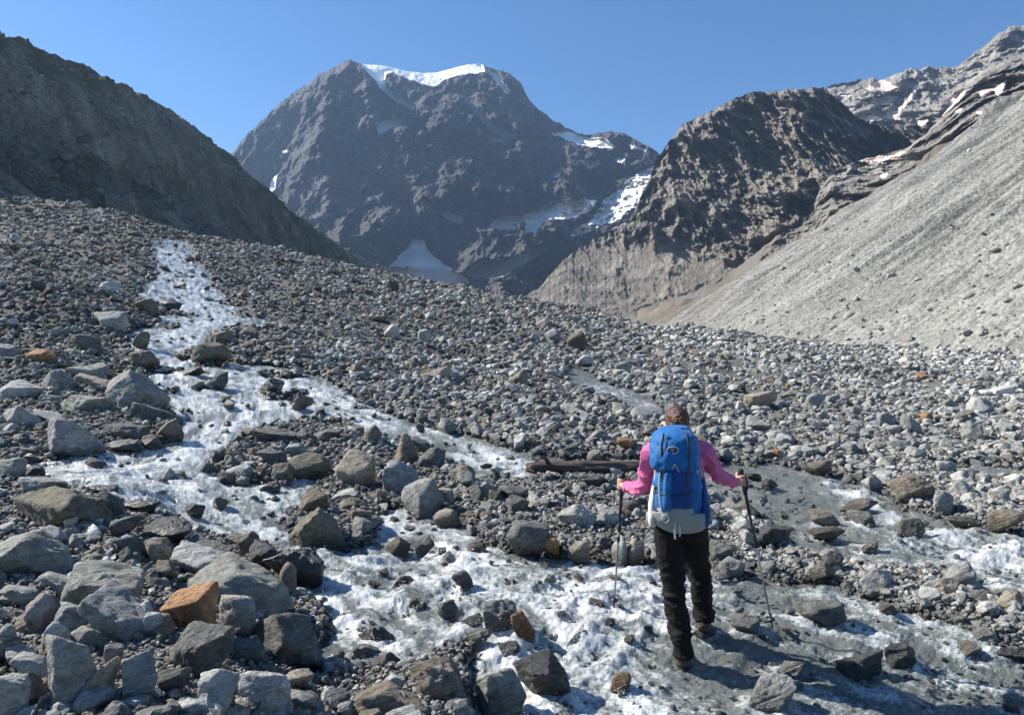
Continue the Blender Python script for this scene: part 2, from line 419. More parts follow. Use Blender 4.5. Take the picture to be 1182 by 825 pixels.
(1110,602,36,12,'o',0,'low olive stone at the foot of the far bank'),
(1004,631,22,17,'t',20,'tan pointed stone in the calm right hand stream'),
(842,653,34,22,'l',0,'pale stone at the water edge beside the right leg of the hiker'),
(832,631,28,15,'d',0,'dark stone behind the right leg of the hiker'),
(1155,570,24,16,'l',0,'pale stone on the far bank near the right edge'),
(1090,538,22,13,'l',0,'pale olive slab by the distant right pool'),
(733,638,21,32,'t',0,'brown pointed stone standing left of the hiker'),
(715,636,24,34,'l',20,'pale leaning stone left of the brown pointed stone'),
(701,593,26,22,'l',0,'pale angular stone above the left trekking pole'),
(812,728,26,14,'d',0,'submerged stone under the front boot of the hiker'),
]
# ------------------------------------------------------------------ materials
def rock_material(name, use_obj=False, fine=1.0):
    m, nt = material(name); N = NT(nt)
    p = N.pos()
    c = N.attr('col', 'Color'); wet = N.attr('wet')
    big = N.noise(p, 3.1 * fine, 5, .6); mid = N.noise(p, 14 * fine, 6, .65, .6); fin = N.noise(p, 90 * fine, 4, .7)
    nd = N.n('ShaderNodeVectorRotate', rotation_type='EULER_XYZ'); N.set(nd.inputs['Vector'], p); nd.inputs['Rotation'].default_value = (.5, .35, .2)
    strat = N.noise(N.scalev(nd.outputs[0], (5 * fine, 5 * fine, 42 * fine)), 1.0, 4, .6, .4)
    v = N.math('MULTIPLY', N.mapr(big, .25, .75, .78, 1.2), N.mapr(mid, .28, .72, .50, 1.45))
    v = N.math('MULTIPLY', v, N.mapr(strat, .3, .7, .72, 1.25))
    v = N.math('MULTIPLY', v, N.mapr(fin, .28, .72, .66, 1.36))
    base = N.mul(c, v)
    lich = N.mapr(N.noise(p, 7.3 * fine, 5, .7), .58, .70, 0, .38)
    base = N.mix(lich, base, (.30, .31, .27))
    iron = N.mapr(N.noise(p, 2.2 * fine, 4, .6, .8), .60, .74, 0, .45)
    base = N.mix(iron, base, (.22, .15, .085))
    vein = N.mapr(N.math('ABSOLUTE', N.math('SUBTRACT', N.noise(p, 4.7 * fine, 3, .5, 1.2), .5)), 0.0, .012, .35, 0)
    base = N.mix(vein, base, (.42, .42, .40))
    base = N.mul(base, N.mapr(wet, 0, 1, 1, .40))
    rough = N.mapr(wet, 0, 1, .86, .22)
    h = N.math('ADD', N.math('MULTIPLY', mid, .6), N.math('ADD', N.math('MULTIPLY', strat, .5), N.math('MULTIPLY', fin, .22)))
    nb = N.bump(h, 1.0, .055 / fine)
    N.out(N.principled(base, rough, nb, Specular_IOR_Level=.4)); return m
def ground_material():
    m, nt = material('gravel_ground'); N = NT(nt); p = N.pos(); wet = N.attr('wet'); gravel_tone = N.attr('tone')
    a = N.noise(p, .35, 5, .6); b = N.noise(p, 6, 6, .7); v1 = N.voro(p, 22, 'Color'); v1d = N.voro(p, 22); v2d = N.voro(p, 55)
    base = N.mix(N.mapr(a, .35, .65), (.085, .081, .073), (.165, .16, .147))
    base = N.mul(base, N.mapr(gravel_tone, 0, 1, .75, 1.45))  # gravel tone, paler towards the right
    base = N.mul(base, N.mapr(b, .25, .75, .6, 1.35))
    sep = N.n('ShaderNodeSeparateColor'); N.set(sep.inputs[0], v1)
    base = N.mul(base, N.mapr(sep.outputs[0], 0, 1, .6, 1.45))
    base = N.mul(base, N.mapr(wet, 0, 1, 1, .42))
    h = N.math('ADD', N.math('MULTIPLY', v1d, -.8), N.math('ADD', N.math('MULTIPLY', v2d, -.35), N.math('MULTIPLY', b, .6)))
    N.out(N.principled(base, N.mapr(wet, 0, 1, .92, .3), N.bump(h, 1.0, .05))); return m
def water_material():
    m, nt = material('glacier_water'); N = NT(nt); p = N.pos(); foam = N.attr('foam')
    pr = N.n('ShaderNodeVectorRotate', rotation_type='Z_AXIS'); N.set(pr.inputs['Vector'], p); pr.inputs['Angle'].default_value = .75
    ps = N.scalev(pr.outputs[0], (.45, 1.0, 1.0))
    n1 = N.noise(ps, 5.0, 7, .68, 1.0); n2 = N.noise(p, 38, 5, .7, .8); n3 = N.noise(p, 130, 3, .7)
    n4 = N.noise(ps, 1.5, 4, .6, .8)
    f = N.math('ADD', foam, N.math('MULTIPLY', N.math('SUBTRACT', n2, .5), 1.5))
    f = N.math('ADD', f, N.math('MULTIPLY', N.math('SUBTRACT', n3, .5), .75))
    f = N.math('ADD', f, N.math('MULTIPLY', N.math('SUBTRACT', n1, .5), .18))
    ff = N.mapr(f, .14, 1.08, 0, 1)
    milk = N.mix(N.mapr(n4, .35, .65), (.225, .262, .255), (.35, .385, .378))
    stk = N.attr('streak'); fc = N.mul(N.mix(0.0, (.66, .68, .685), (1, 1, 1)), N.math('MULTIPLY', N.mapr(n3, .3, .7, .82, 1.08), N.mapr(stk, -1.2, 1.2, .82, 1.08)))
    base = N.mix(ff, milk, fc)
    h = N.math('ADD', N.math('MULTIPLY', n1, .5), N.math('ADD', N.math('MULTIPLY', n2, .5), N.math('ADD', N.math('MULTIPLY', n3, .26), N.math('MULTIPLY', stk, .07))))
    nb = N.bump(N.math('MULTIPLY', h, N.mapr(ff, .2, 1, 1, .7)), 1.0, .08)
    ws = N.principled(base, N.mapr(ff, 0, 1, .09, .30), nb, IOR=1.33, Specular_IOR_Level=.5)
    tr = N.n('ShaderNodeBsdfTransparent'); tr.inputs[0].default_value = (.80, .88, .84, 1)
    mx = N.n('ShaderNodeMixShader'); N.set(mx.inputs[0], N.mapr(ff, 0, .6, .70, 1.0)); N.set(mx.inputs[1], tr.outputs[0]); N.set(mx.inputs[2], ws)
    N.out(mx.outputs[0]); return m
def mountain_material(name, c_dark, c_light, s, warm=(.2, .15, .1), bumpd=12.0, strat=(1, 1, 4)):
    """bare alpine rock; s = 1 / size of the largest colour patches in metres"""
    m, nt = material(name); N = NT(nt); p = N.pos(); snow = N.attr('snow'); pink = N.attr('pink'); scree = N.attr('scree'); green = N.attr('green')
    a = N.noise(p, s, 6, .62, .6); b = N.noise(N.scalev(p, strat), s * 3.2, 8, .68, .5); c = N.noise(p, s * 28, 5, .72)
    base = N.mix(N.mapr(a, .36, .64), c_dark, c_light)
    base = N.mul(base, N.mapr(b, .30, .70, .48, 1.6)); base = N.mul(base, N.mapr(c, .25, .75, .72, 1.28))
    base = N.mix(N.mapr(N.noise(p, s * 1.7, 5, .6, .5), .56, .72, 0, .55), base, warm)
    sc = N.mul(N.mix(N.mapr(N.noise(p, s * 1.2, 5, .6), .38, .62), (.135, .12, .102), (.20, .18, .155)), N.mapr(c, .25, .75, .78, 1.22))
    base = N.mix(scree, base, sc)
    base = N.mix(N.math('MULTIPLY', green, N.mapr(b, .4, .6, .2, 1)), base, (.095, .10, .045))
    sf = N.mapr(N.math('ADD', snow, N.math('MULTIPLY', N.math('SUBTRACT', b, .5), .3)), .30, .44)
    snowc = N.mix(pink, (.95, .955, .965), (.74, .55, .46))
    snowc = N.mul(snowc, N.mapr(c, .25, .75, .82, 1.08))
    base = N.mix(sf, base, snowc)
    h = N.math('ADD', b, N.math('MULTIPLY', c, .35))
    hs = N.math('MULTIPLY', h, N.mapr(sf, 0, 1, 1, .12))
    nb = N.bump(hs, .9, bumpd)
    N.out(N.principled(base, N.mapr(sf, 0, 1, .9, .6), nb, Specular_IOR_Level=.25)); return m
PAL = {'g': (.275, .28, .262), 'l': (.39, .39, .367), 'd': (.125, .127, .12), 'b': (.26, .265, .265), 'n': (.25, .257, .228), 't': (.30, .262, .205),
       'r': (.33, .18, .085), 'o': (.165, .155, .115), 'k': (.07, .073, .07), 'p': (.25, .215, .21), 'w': (.185, .155, .12), 'e': (.42, .42, .40)}
# ------------------------------------------------------------------ ground sheet, stream
M_ROCK = rock_material('schist_rock'); M_GROUND = ground_material(); M_WATER = water_material()
def polar_grid(step, ymin, ymax, pxa, pxb, coarse=True):
    px = np.arange(pxa, pxb, step)
    if coarse: px = np.concatenate([np.linspace(-2400, pxa, 60, endpoint=False), px, np.linspace(pxb, 3600, 60)])
    Y = [ymin]
    while Y[-1] < ymax:
        y = Y[-1]; c = 2.9 if y > 9 else 2.2
        Y.append(y + min(max(step * y * y / (FPX * c), .008), y * .12 if y > 170 else 3.5))
    Y = np.array(Y); U = (px - CXP) / FPX
    YY, UU = np.meshgrid(Y, U, indexing='ij'); return UU * YY, YY
def land_noise(x, y):
    a = np.clip(y / 40, .35, 2.2)
    n = fbm(x * .42, y * .42, 0 * x, 5) * .20 * a + fbm(x * 3.1, y * 3.1, 3 + 0 * x, 4) * .045
    n = n + sstep(9, 22, y) * .30 * fbm(x * .22, y * .2, 51 + 0 * x, 3) + sstep(38, 100, y) * 1.1 * fbm(x * .07, y * .05, 71 + 0 * x, 3)
    return n + .10
def land_z(x, y):
    b = base_z(x, y); px, py = project(x, y, b)
    near = sstep(-2400, -2300, px)
    w, ww = wmask(x, y, px, py)
    b = b + land_noise(x, y) * (1 - sstep(-.12, .42, ww)) * sstep(170, 150, y) - .16 * sstep(.12, .65, w)
    # undercut bank on the far left
    k = np.exp(-(((px - 30) / 85) ** 2)) * sstep(388, 372, py) * sstep(300, 345, py)
    return b + .55 * k, w, ww, px, py
X, Y = polar_grid(1.5, 1.7, 420, -420, 1600)
far = np.geomspace(430, 4200, 40)
U0 = np.clip(X[0] / Y[0], -1.5, 1.9)
X = np.concatenate([X, far[:, None] * U0[None]]); Y = np.concatenate([Y, np.repeat(far[:, None], len(U0), 1)])
X = np.clip(X, -3100, 4100)
Z, w, ww, px, py = land_z(X, Y); log('lowest ground', Z.min(), 'x', X.min(), X.max())
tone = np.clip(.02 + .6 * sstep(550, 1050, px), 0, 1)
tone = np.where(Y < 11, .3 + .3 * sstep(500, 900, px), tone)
wet = np.clip(sstep(.06, .45, ww), 0, 1)
R, C = X.shape
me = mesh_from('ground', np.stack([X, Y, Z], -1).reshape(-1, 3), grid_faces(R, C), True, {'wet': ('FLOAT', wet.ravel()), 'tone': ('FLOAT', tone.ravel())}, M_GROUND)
o = link('ground', me); o['kind'] = 'structure'
# the ground behind and beside the photographer
bx, by = np.meshgrid(np.linspace(-60, 60, 60), np.linspace(-60, 1.8, 40)); bz = base_z(bx, np.full_like(by, 1.8)) * .4 - .25 + .12 * fbm(bx * .5, by * .5, 0 * bx, 4)
me = mesh_from('ground', np.stack([bx, by, bz], -1).reshape(-1, 3), grid_faces(40, 60), True, {'wet': ('FLOAT', np.zeros(2400)), 'tone': ('FLOAT', np.full(2400, .3))}, M_GROUND)
o = link('ground', me); o['kind'] = 'structure'
log('ground', R * C)

# ------------------------------------------------------------------ rocks
import bmesh
def ico(sub):
    bm = bmesh.new(); bmesh.ops.create_icosphere(bm, subdivisions=sub, radius=1.0)
    V = np.array([v.co[:] for v in bm.verts], np.float32); V /= np.linalg.norm(V, axis=1)[:, None]
    F = np.array([[v.index for v in f.verts] for f in bm.faces], np.int32); bm.free(); return V, F
ICO = {k: ico(k) for k in (1, 2, 3, 4, 5)}
def rock_radius(D, rs, n=13, p=14, flat=.0):
    i = np.arange(n) + .5; ph = np.arccos(1 - 2 * i / n); th = math.pi * (1 + 5 ** .5) * i + rs.uniform(0, 6.28)
    nn = np.stack([np.cos(th) * np.sin(ph), np.sin(th) * np.sin(ph), np.cos(ph)], -1) + rs.normal(0, .28, (n, 3))
    nn /= np.linalg.norm(nn, axis=1)[:, None]; d = rs.uniform(.58, 1.0, n)
    q = np.maximum(D @ nn.T, 0) / d
    return (q ** p).sum(1) ** (-1 / p)
def norm_box(V):
    lo, hi = V.min(0), V.max(0); return (V - (lo + hi) / 2) / (hi - lo)
def hero_rock(seed, w, d, h, tilt, yaw, sub=4, sharp=None, n=None):
    rs = np.random.default_rng(seed); D, F = ICO[sub]
    n = n or int(rs.integers(8, 13))
    r = rock_radius(D, rs, n, sharp or rs.uniform(22, 60)); o = rs.uniform(0, 50, 3)
    V = norm_box(D * r[:, None])
    S = np.array([w, d, h]); k = 2.4 / max(w, d, h)
    a = V * S * k
    lay = np.array([rs.normal(0, .25), rs.normal(0, .25), 1.0]); lay /= np.linalg.norm(lay)
    L = a @ lay
    disp = .050 * fbm(a[:, 0] * 1.1 + o[0], a[:, 1] * 1.1 + o[1], a[:, 2] * 1.1 + o[2], 2) + .040 * ridged(a[:, 0] * 1.7 + o[1], a[:, 1] * 1.7 + o[2], a[:, 2] * 1.7 + o[0], 5) - .03
    saw = (L * 3.2 + .6 * fbm(a[:, 0] * .9 + o[2], a[:, 1] * .9, a[:, 2] * .9, 2)) % 1.0
    disp = disp - .035 * sstep(.72, .9, saw) * sstep(1.0, .9, saw) + .02 * fbm(a[:, 0] * 5 + o[0], a[:, 1] * 5, a[:, 2] * 5 + o[1], 3)
    dirn = V / np.maximum(np.linalg.norm(V, axis=1), 1e-6)[:, None]
    V = V * S + dirn * (disp / k)[:, None]
    t = math.radians(-tilt); c, s = math.cos(t), math.sin(t)
    cy, sy = math.cos(yaw), math.sin(yaw)
    V = V @ np.array([[cy, sy, 0], [-sy, cy, 0], [0, 0, 1]])
    V = V @ np.array([[c, 0, s], [0, 1, 0], [-s, 0, c]]).T
    return V.astype(np.float32), F
CNAME = {'g': 'grey', 'l': 'pale grey', 'd': 'dark grey', 'b': 'blue-grey', 'n': 'greenish', 't': 'tan', 'r': 'rusty orange', 'o': 'olive', 'k': 'black wet', 'p': 'pinkish grey', 'w': 'brown', 'e': 'whitish'}
hero_pts = []; STONES = []
def wet_of(cx, cy, zz, bz, key, h):
    return 0
def add_rock(label, V, F, loc, c, wetv, group, smooth=True, extra=None):
    colr = np.repeat(np.array(c, np.float32)[None], len(V), 0)
    if extra is not None: colr = extra(V, colr)
    me = mesh_from('boulder', V, F, smooth, {'col': ('FLOAT_COLOR', colr), 'wet': ('FLOAT', wetv)}, M_ROCK)
    ob = link('boulder', me, loc=loc); tag(ob, label, 'boulder', group); return ob
for i, (hx, hy, hw, hh, key, tilt, label) in enumerate(HEROES):
    cpx, cpy = hx, hy
    x, y, z = hit(hx, hy + hh * .36, float(.12 * (1 - sstep(.02, .75, sample(MWW, hx, hy + hh * .4)))))
    W = hw * y / FPX; H = hh * y / FPX
    ct, st = abs(math.cos(math.radians(tilt))), abs(math.sin(math.radians(tilt)))
    if abs(tilt) > 5 and abs(tilt) < 80:   # the listed size is the tilted outline; recover the rock's own length and thickness
        den = max(ct * ct - st * st, .25)
        w0 = max((W * ct - H * st) / den, .85 * W); h0 = max((H * ct - W * st) / den, .62 * H)
        W, H = min(w0, 1.15 * math.hypot(W, H)), min(h0, H)
    nearbank = hx < 370 and hy > 640
    if nearbank: W, H = W * 1.14, H * 1.2
    Dp = min(max(.75 * W, H * .7), 1.3 * W)
    yc = y + .30 * Dp
    cx = (hx - CXP) / FPX * yc; cz = CZ + (CYP - hy) / FPX * yc + (.16 * H if nearbank else 0)
    V, F = hero_rock(100 + i, W * 1.06, Dp, H * 1.12, tilt, rng.uniform(-.35, .35), 5 if hw > 50 else (4 if hw > 24 else 3), None)
    lo = V[:, 2].min() + cz; gz = float(base_z(cx, yc))
    low = V[:, 2] < 0
    if lo > gz - .03:                     # reach down into the bed rather than hover
        f = (cz - (gz - .06)) / max(-V[:, 2].min(), 1e-3); V[low, 2] *= min(f, 2.2)
    wl = float(sample(MWW, hx, hy + hh * .5)); hgt = V[:, 2] + cz - gz
    nz = perlin(V[:, 0] * 9 + i, V[:, 1] * 9, V[:, 2] * 9) * .05
    wv = np.clip(sstep(.02, .3, wl) * sstep(.22, .05, hgt + nz), 0, 1)
    if wl > .35: STONES.append((cx, cz * 0 + yc, W * .5))
    if key == 'k': wv = np.maximum(wv, .85)
    extra = None
    if 'blue paint' in label:
        def extra(V, c):
            q = (V - np.array([V[:, 0].min() + .09, V[:, 1].min() * .5, V[:, 2].max()])) ; m = sstep(.16, .10, np.linalg.norm(q * np.array([1, .8, 1]), axis=1) + .03 * perlin(V[:, 0] * 20, V[:, 1] * 20, V[:, 2] * 20))
            return c * (1 - m[:, None]) + np.array([.07, .16, .36]) * m[:, None]
    base = np.array(PAL[key]) * (1.0 if key != 'k' else 1.5) * rng.uniform(.9, 1.1)
    add_rock(label, V, F, (cx, yc, cz), base, wv, 'boulders along the stream', True, extra)
    hero_pts.append((hx, hy, hw, hh, label))
log('heroes', len(HEROES))

# scattered rocks: one individual each for the largest, the rest one mass of rubble
HP = np.array([(a, b, c, d) for a, b, c, d, _ in hero_pts])
GRAV = blobs([(620, 562, 90, 16, 1), (730, 600, 60, 30, .8), (860, 640, 60, 14, .7), (980, 655, 70, 10, 1), (1060, 690, 40, 16, .7), (340, 795, 60, 20, .9), (640, 450, 50, 20, .7), (560, 440, 60, 20, .5), (1090, 510, 60, 14, .5), (190, 650, 40, 12, .8), (420, 795, 40, 12, .9)])
def scatter(n, smin, smax, expo, ymin=228, rs=None):
    out = []
    px = rs.uniform(-220, 1400, n); py = rs.uniform(ymin, 930, n)
    q = rs.uniform(0, 1, n); a = 1 - expo; s = (smin ** a + q * (smax ** a - smin ** a)) ** (1 / a)
    return px, py, s
def shore(n, smin, smax, expo, rs):
    px, py, s = scatter(n * 9, smin, smax, expo, rs=rs); w_ = sample(MWW, px, py); k = np.where((w_ > .03) & (w_ < .42))[0][:n]; return px[k], py[k], s[k]
rs = np.random.default_rng(21)
groups_ = [scatter(62000, 2.8, 4.4, 1.6, rs=rs), scatter(92000, 4.2, 8.5, 2.1, rs=rs), scatter(32000, 7.5, 15, 2.4, rs=rs), scatter(9500, 13, 34, 2.4, rs=rs), scatter(520, 28, 56, 2.4, rs=rs), shore(9000, 4.5, 17, 2.3, rs), scatter(18000, 3, 8, 2.2, rs=rs)]
spx = np.concatenate([g[0] for g in groups_]); spy = np.concatenate([g[1] for g in groups_]); ss = np.concatenate([g[2] for g in groups_])
tail = np.zeros(len(spx), bool); tail[-18000:] = True
spy[tail] = np.interp(spx[tail], [-300, 0, 100, 200, 300, 400, 500, 600, 700, 760, 850, 1000, 1182, 1500], [205, 226, 236, 263, 286, 306, 326, 346, 366, 377, 386, 400, 412, 418]) + np.abs(rs.normal(0, 14, tail.sum()))
# vectorised sight-line hits
ys = np.geomspace(1.8, 170, 420)
SX = np.zeros(len(spx)); SY = np.zeros(len(spx)); ok = np.zeros(len(spx), bool)
for k in range(0, len(spx), 8000):
    u = ((spx[k:k + 8000] - CXP) / FPX)[:, None]; t = ((CYP - spy[k:k + 8000]) / FPX)[:, None]
    d = base_z(u * ys[None], np.repeat(ys[None], len(u), 0)) - (CZ + t * ys[None]); hitm = d > 0; j = np.argmax(hitm, 1); g = hitm.any(1) & (j > 0)
    r_ = np.arange(len(u)); a0 = d[r_, np.maximum(j - 1, 0)]; b0 = d[r_, j]; f = np.where(g, -a0 / np.maximum(b0 - a0, 1e-9), 0)
    yy = ys[np.maximum(j - 1, 0)] + (ys[j] - ys[np.maximum(j - 1, 0)]) * f
    SX[k:k + 8000] = u[:, 0] * yy; SY[k:k + 8000] = yy; ok[k:k + 8000] = g
size = ss * SY / FPX
wm, wwm = wmask(SX, SY, spx, spy); gr = sample(GRAV, spx, spy)
clumpw = fbm(SX * 1.1, SY * 1.1, 5 + 0 * SX, 3)
keep = ok & (rs.uniform(0, 1, len(ok)) > sstep(.15, .5, wm) * np.where((ss < 13) & (spy > 560) & (clumpw > .12), np.where(spy < 520, .72, .93), .975))
keep &= ~((ss > 6) & (rs.uniform(0, 1, len(ok)) < gr * .93)) & (size < 1.2) & (SY > 2.2)
clump = fbm(SX * .35, SY * .35, 0 * SX, 3)
keep &= ~((ss < 8) & (rs.uniform(0, 1, len(ok)) < sstep(.15, -.5, clump) * .2))
big = ss > 9
for hx, hy, hw, hh in HP:
    keep &= ~(big & (np.abs(spx - hx) < hw * .5 + ss * .3) & (np.abs(spy - hy) < hh * .5 + ss * .25))
lim = np.interp(spy, [230, 330, 400, 480, 560, 640, 830], [6, 8, 11.5, 16, 25, 44, 60]); keep &= (ss < lim) | (rs.uniform(0, 1, len(ok)) < .06)
band = fbm(SX * .09, SY * .05, 31 + 0 * SX, 4); keep &= ~((ss > 6.5) & (spy < 520) & (rs.uniform(0, 1, len(ok)) < sstep(.12, -.35, band) * .4))
keep &= ~((spx > 870) & (spy > 585) & (ss > 9) & (rs.uniform(0, 1, len(ok)) < .75))
keep &= ~((spx < 350) & (spy > 650) & (ss > 4) & (ss < 13) & (rs.uniform(0, 1, len(ok)) < .5))
keep &= ~((ss > 5) & (np.abs(spx - 800) < 40) & (spy > 690) & (spy < 790))       # where the hiker stands
keep &= ~((ss > 6) & (spx > 596) & (spx < 760) & (spy > 528) & (spy < 556))       # the log
spx, spy, ss, SX, SY, size, wwm = [a[keep] for a in (spx, spy, ss, SX, SY, size, wwm)]
n = len(ss); log('scatter', n)
KEYS = np.array(list('gldbntropwe'))
pr_ = np.array([.33, .17, .17, .08, .08, .03, .006, .04, .02, .035, .04]); pr_ /= pr_.sum()
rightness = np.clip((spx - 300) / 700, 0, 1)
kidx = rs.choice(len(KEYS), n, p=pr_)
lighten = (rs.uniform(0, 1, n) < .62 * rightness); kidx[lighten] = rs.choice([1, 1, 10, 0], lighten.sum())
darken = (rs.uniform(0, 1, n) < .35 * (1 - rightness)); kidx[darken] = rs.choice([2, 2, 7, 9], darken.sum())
palarr = np.array([PAL[k] for k in KEYS])
cols = palarr[kidx] * rs.uniform(.72, 1.2, (n, 1))
cols = cols * (1 + .45 * np.clip(fbm(SX * .11, SY * .07, 61 + 0 * SX, 4), -.7, .7))[:, None]
lz, _, _, _, _ = land_z(SX, SY)
asp = np.stack([rs.uniform(.85, 1.3, n), rs.uniform(.7, 1.1, n), rs.uniform(.48, .95, n)], -1)
inview = (spx > 4) & (spx < 1178) & (spy < 822)
order = np.argsort(-(ss * np.sqrt(asp[:, 0] * asp[:, 2]) * inview))
NIND = 300 - len(HEROES)
ind = order[:NIND]; rest = np.setdiff1d(np.arange(n), ind)
def rotm(yaw, tx, ty):
    cy, sy, c1, s1, c2, s2 = np.cos(yaw), np.sin(yaw), np.cos(tx), np.sin(tx), np.cos(ty), np.sin(ty); o0, o1 = np.zeros_like(yaw), np.ones_like(yaw)
    Rz = np.stack([np.stack([cy, -sy, o0], -1), np.stack([sy, cy, o0], -1), np.stack([o0, o0, o1], -1)], -2)
    Rx = np.stack([np.stack([o1, o0, o0], -1), np.stack([o0, c1, -s1], -1), np.stack([o0, s1, c1], -1)], -2)
    Ry = np.stack([np.stack([c2, o0, s2], -1), np.stack([o0, o1, o0], -1), np.stack([-s2, o0, c2], -1)], -2)
    return Rz @ Rx @ Ry
ROT = rotm(rs.uniform(0, 6.28, n), rs.normal(0, .22, n), rs.normal(0, .22, n))
wetr = sstep(.05, .4, wwm); lz_w = base_z(SX, SY)
lz = np.where(wwm > .5, lz_w - .02 + .16 * size, lz)
lift = rs.uniform(.12, .46, n)
CENT = np.stack([SX, SY, lz + lift * size * asp[:, 2]], -1)
for i in np.where((wwm > .5) & (ss > 8) & (SY < 22))[0]: STONES.append((SX[i], SY[i], size[i] * .55))
used = {}
names = []
for i in ind:
    dx = HP[:, 0] - spx[i]; dy = HP[:, 1] - spy[i]; j = int(np.argmin(dx * dx + dy * dy))
    side = ('left of' if dx[j] > 0 else 'right of') if abs(dx[j]) > abs(dy[j]) else ('above' if dy[j] > 0 else 'below')
    dist = math.hypot(dx[j], dy[j]); far_ = 'just ' if dist < 45 else ('some way ' if dist > 90 else '')
    hl = hero_pts[j][4]; kind = 'slab' if asp[i, 2] < .55 else ('cobble' if ss[i] < 11 else 'stone')
    for cut in (' with ', ' left of ', ' right of ', ' in the ', ' on the ', ' of the ', ' at the '):
        if len(hl.split()) > 8: hl = hl.split(cut)[0]
    hl = ' '.join(hl.split()[:9])
    lab = f"{CNAME[KEYS[kidx[i]]]} {kind} {far_}{side} the {hl}"
    if lab in used:
        for sz in ('small', 'larger', 'flattish', 'rough', 'tilted', 'blunt', 'broad'):
            if f"{sz} {lab}" not in used: lab = f"{sz} {lab}"; break
    used[lab] = 1; names.append(lab)
for c_, i in enumerate(ind):
    sub = 4 if ss[i] > 22 else 3
    s_ = size[i]
    V, F = hero_rock(5000 + int(i), s_ * asp[i, 0], s_ * asp[i, 1], s_ * asp[i, 2] * 1.15, 0, 0, sub)
    V = (V @ ROT[i].T).astype(np.float32)
    hgt = V[:, 2] + CENT[i, 2] - lz[i]
    add_rock(names[c_], V, F, tuple(CENT[i]), cols[i], np.clip(wetr[i] * sstep(.16, .03, hgt), 0, 1), 'boulders scattered over the moraine', True)
def proto(sub, k, seed):
    rs2 = np.random.default_rng(seed); out = []
    D, F = ICO[sub]
    for q in range(k):
        r = rock_radius(D, rs2, int(rs2.integers(7, 12)), 34); out.append(norm_box(D * r[:, None]))
    return np.stack(out), F
VV, FF, CC, WW = [], [], [], []; off = 0
def merge(idx, sub, nproto, seed):
    global off
    if len(idx) == 0: return
    Pv, Pf = proto(sub, nproto, seed); pk = rs.integers(0, nproto, len(idx))
    v = Pv[pk] * (size[idx][:, None] * asp[idx])[:, None, :]
    v = np.einsum('nij,nkj->nki', ROT[idx], v) + CENT[idx][:, None, :]
    m = v.shape[1]
    VV.append(v.reshape(-1, 3)); FF.append((Pf[None] + (np.arange(len(idx)) * m)[:, None, None] + off).reshape(-1, 3)); off += len(idx) * m
    CC.append(np.repeat(cols[idx], m, 0)); hg = v[:, :, 2] - lz[idx][:, None]
    WW.append((wetr[idx][:, None] * sstep(.2, .04, hg)).ravel())
rest_s = ss[rest]
merge(rest[rest_s < 5.2], 1, 60, 1); merge(rest[(rest_s >= 5.2) & (rest_s < 11)], 2, 60, 2); merge(rest[rest_s >= 11], 3, 80, 3)
me = mesh_from('rubble', np.concatenate(VV), np.concatenate(FF), False, {'col': ('FLOAT_COLOR', np.concatenate(CC)), 'wet': ('FLOAT', np.concatenate(WW))}, M_ROCK)
o = link('rubble', me); o['kind'] = 'stuff'
log('rubble faces', len(me.polygons))
# ------------------------------------------------------------------ the running water
CUR = [[(195, 285), (215, 330), (230, 350), (200, 390), (215, 420), (240, 450), (275, 478), (240, 515), (215, 542), (240, 570), (290, 610), (360, 640), (450, 660), (560, 680), (680, 710), (800, 752), (950, 795), (1200, 860)],
 [(215, 542), (140, 545), (60, 542)], [(240, 440), (330, 440), (420, 480), (500, 500), (560, 525), (610, 540), (740, 540), (850, 545), (960, 560), (1040, 600), (1130, 630), (1250, 660)],
 [(500, 610), (600, 650), (750, 665), (900, 690), (1050, 725), (1200, 790)], [(450, 690), (520, 742), (600, 790), (640, 850)], [(330, 560), (360, 590), (440, 640)], [(860, 570), (920, 610), (1000, 640), (1120, 655)]]
cp, ct = [], []
for line in CUR:
    W_ = np.array([hit(a, b)[:2] for a, b in line])
    for p0, p1 in zip(W_[:-1], W_[1:]):
        n_ = max(int(np.linalg.norm(p1 - p0) / .25), 1); d_ = (p1 - p0) / (np.linalg.norm(p1 - p0) + 1e-9)
        for k in range(n_): cp.append(p0 + (p1 - p0) * k / n_); ct.append(d_)
cp, ct = np.array(cp), np.array(ct)
GX0, GY0, GS, GW, GH = -14.0, 2.2, .02, 1200, 700
def flow_grid():
    k = 5; xx = GX0 + GS * k * np.arange(GW // k); yy = GY0 + GS * k * np.arange(GH // k); A, B = np.meshgrid(xx, yy)
    fx = np.zeros(A.shape); fy = np.zeros(A.shape); sw = np.full(A.shape, 1e-9)
    for p, t in zip(cp, ct):
        w_ = np.exp(-((A - p[0]) ** 2 + (B - p[1]) ** 2) / .30); fx += w_ * t[0]; fy += w_ * t[1]; sw += w_
    fx /= sw; fy /= sw
    e = .02; ps = lambda a, b: fbm(a * 1.5, b * 1.5, 3 + 0 * a, 3)
    fx = fx + .55 * (ps(A, B + e) - ps(A, B - e)) / (2 * e) * .28; fy = fy - .55 * (ps(A + e, B) - ps(A - e, B)) / (2 * e) * .28
    m_ = np.hypot(fx, fy) + 1e-6; fx /= m_; fy /= m_
    return np.repeat(np.repeat(fx, k, 0), k, 1), np.repeat(np.repeat(fy, k, 0), k, 1)
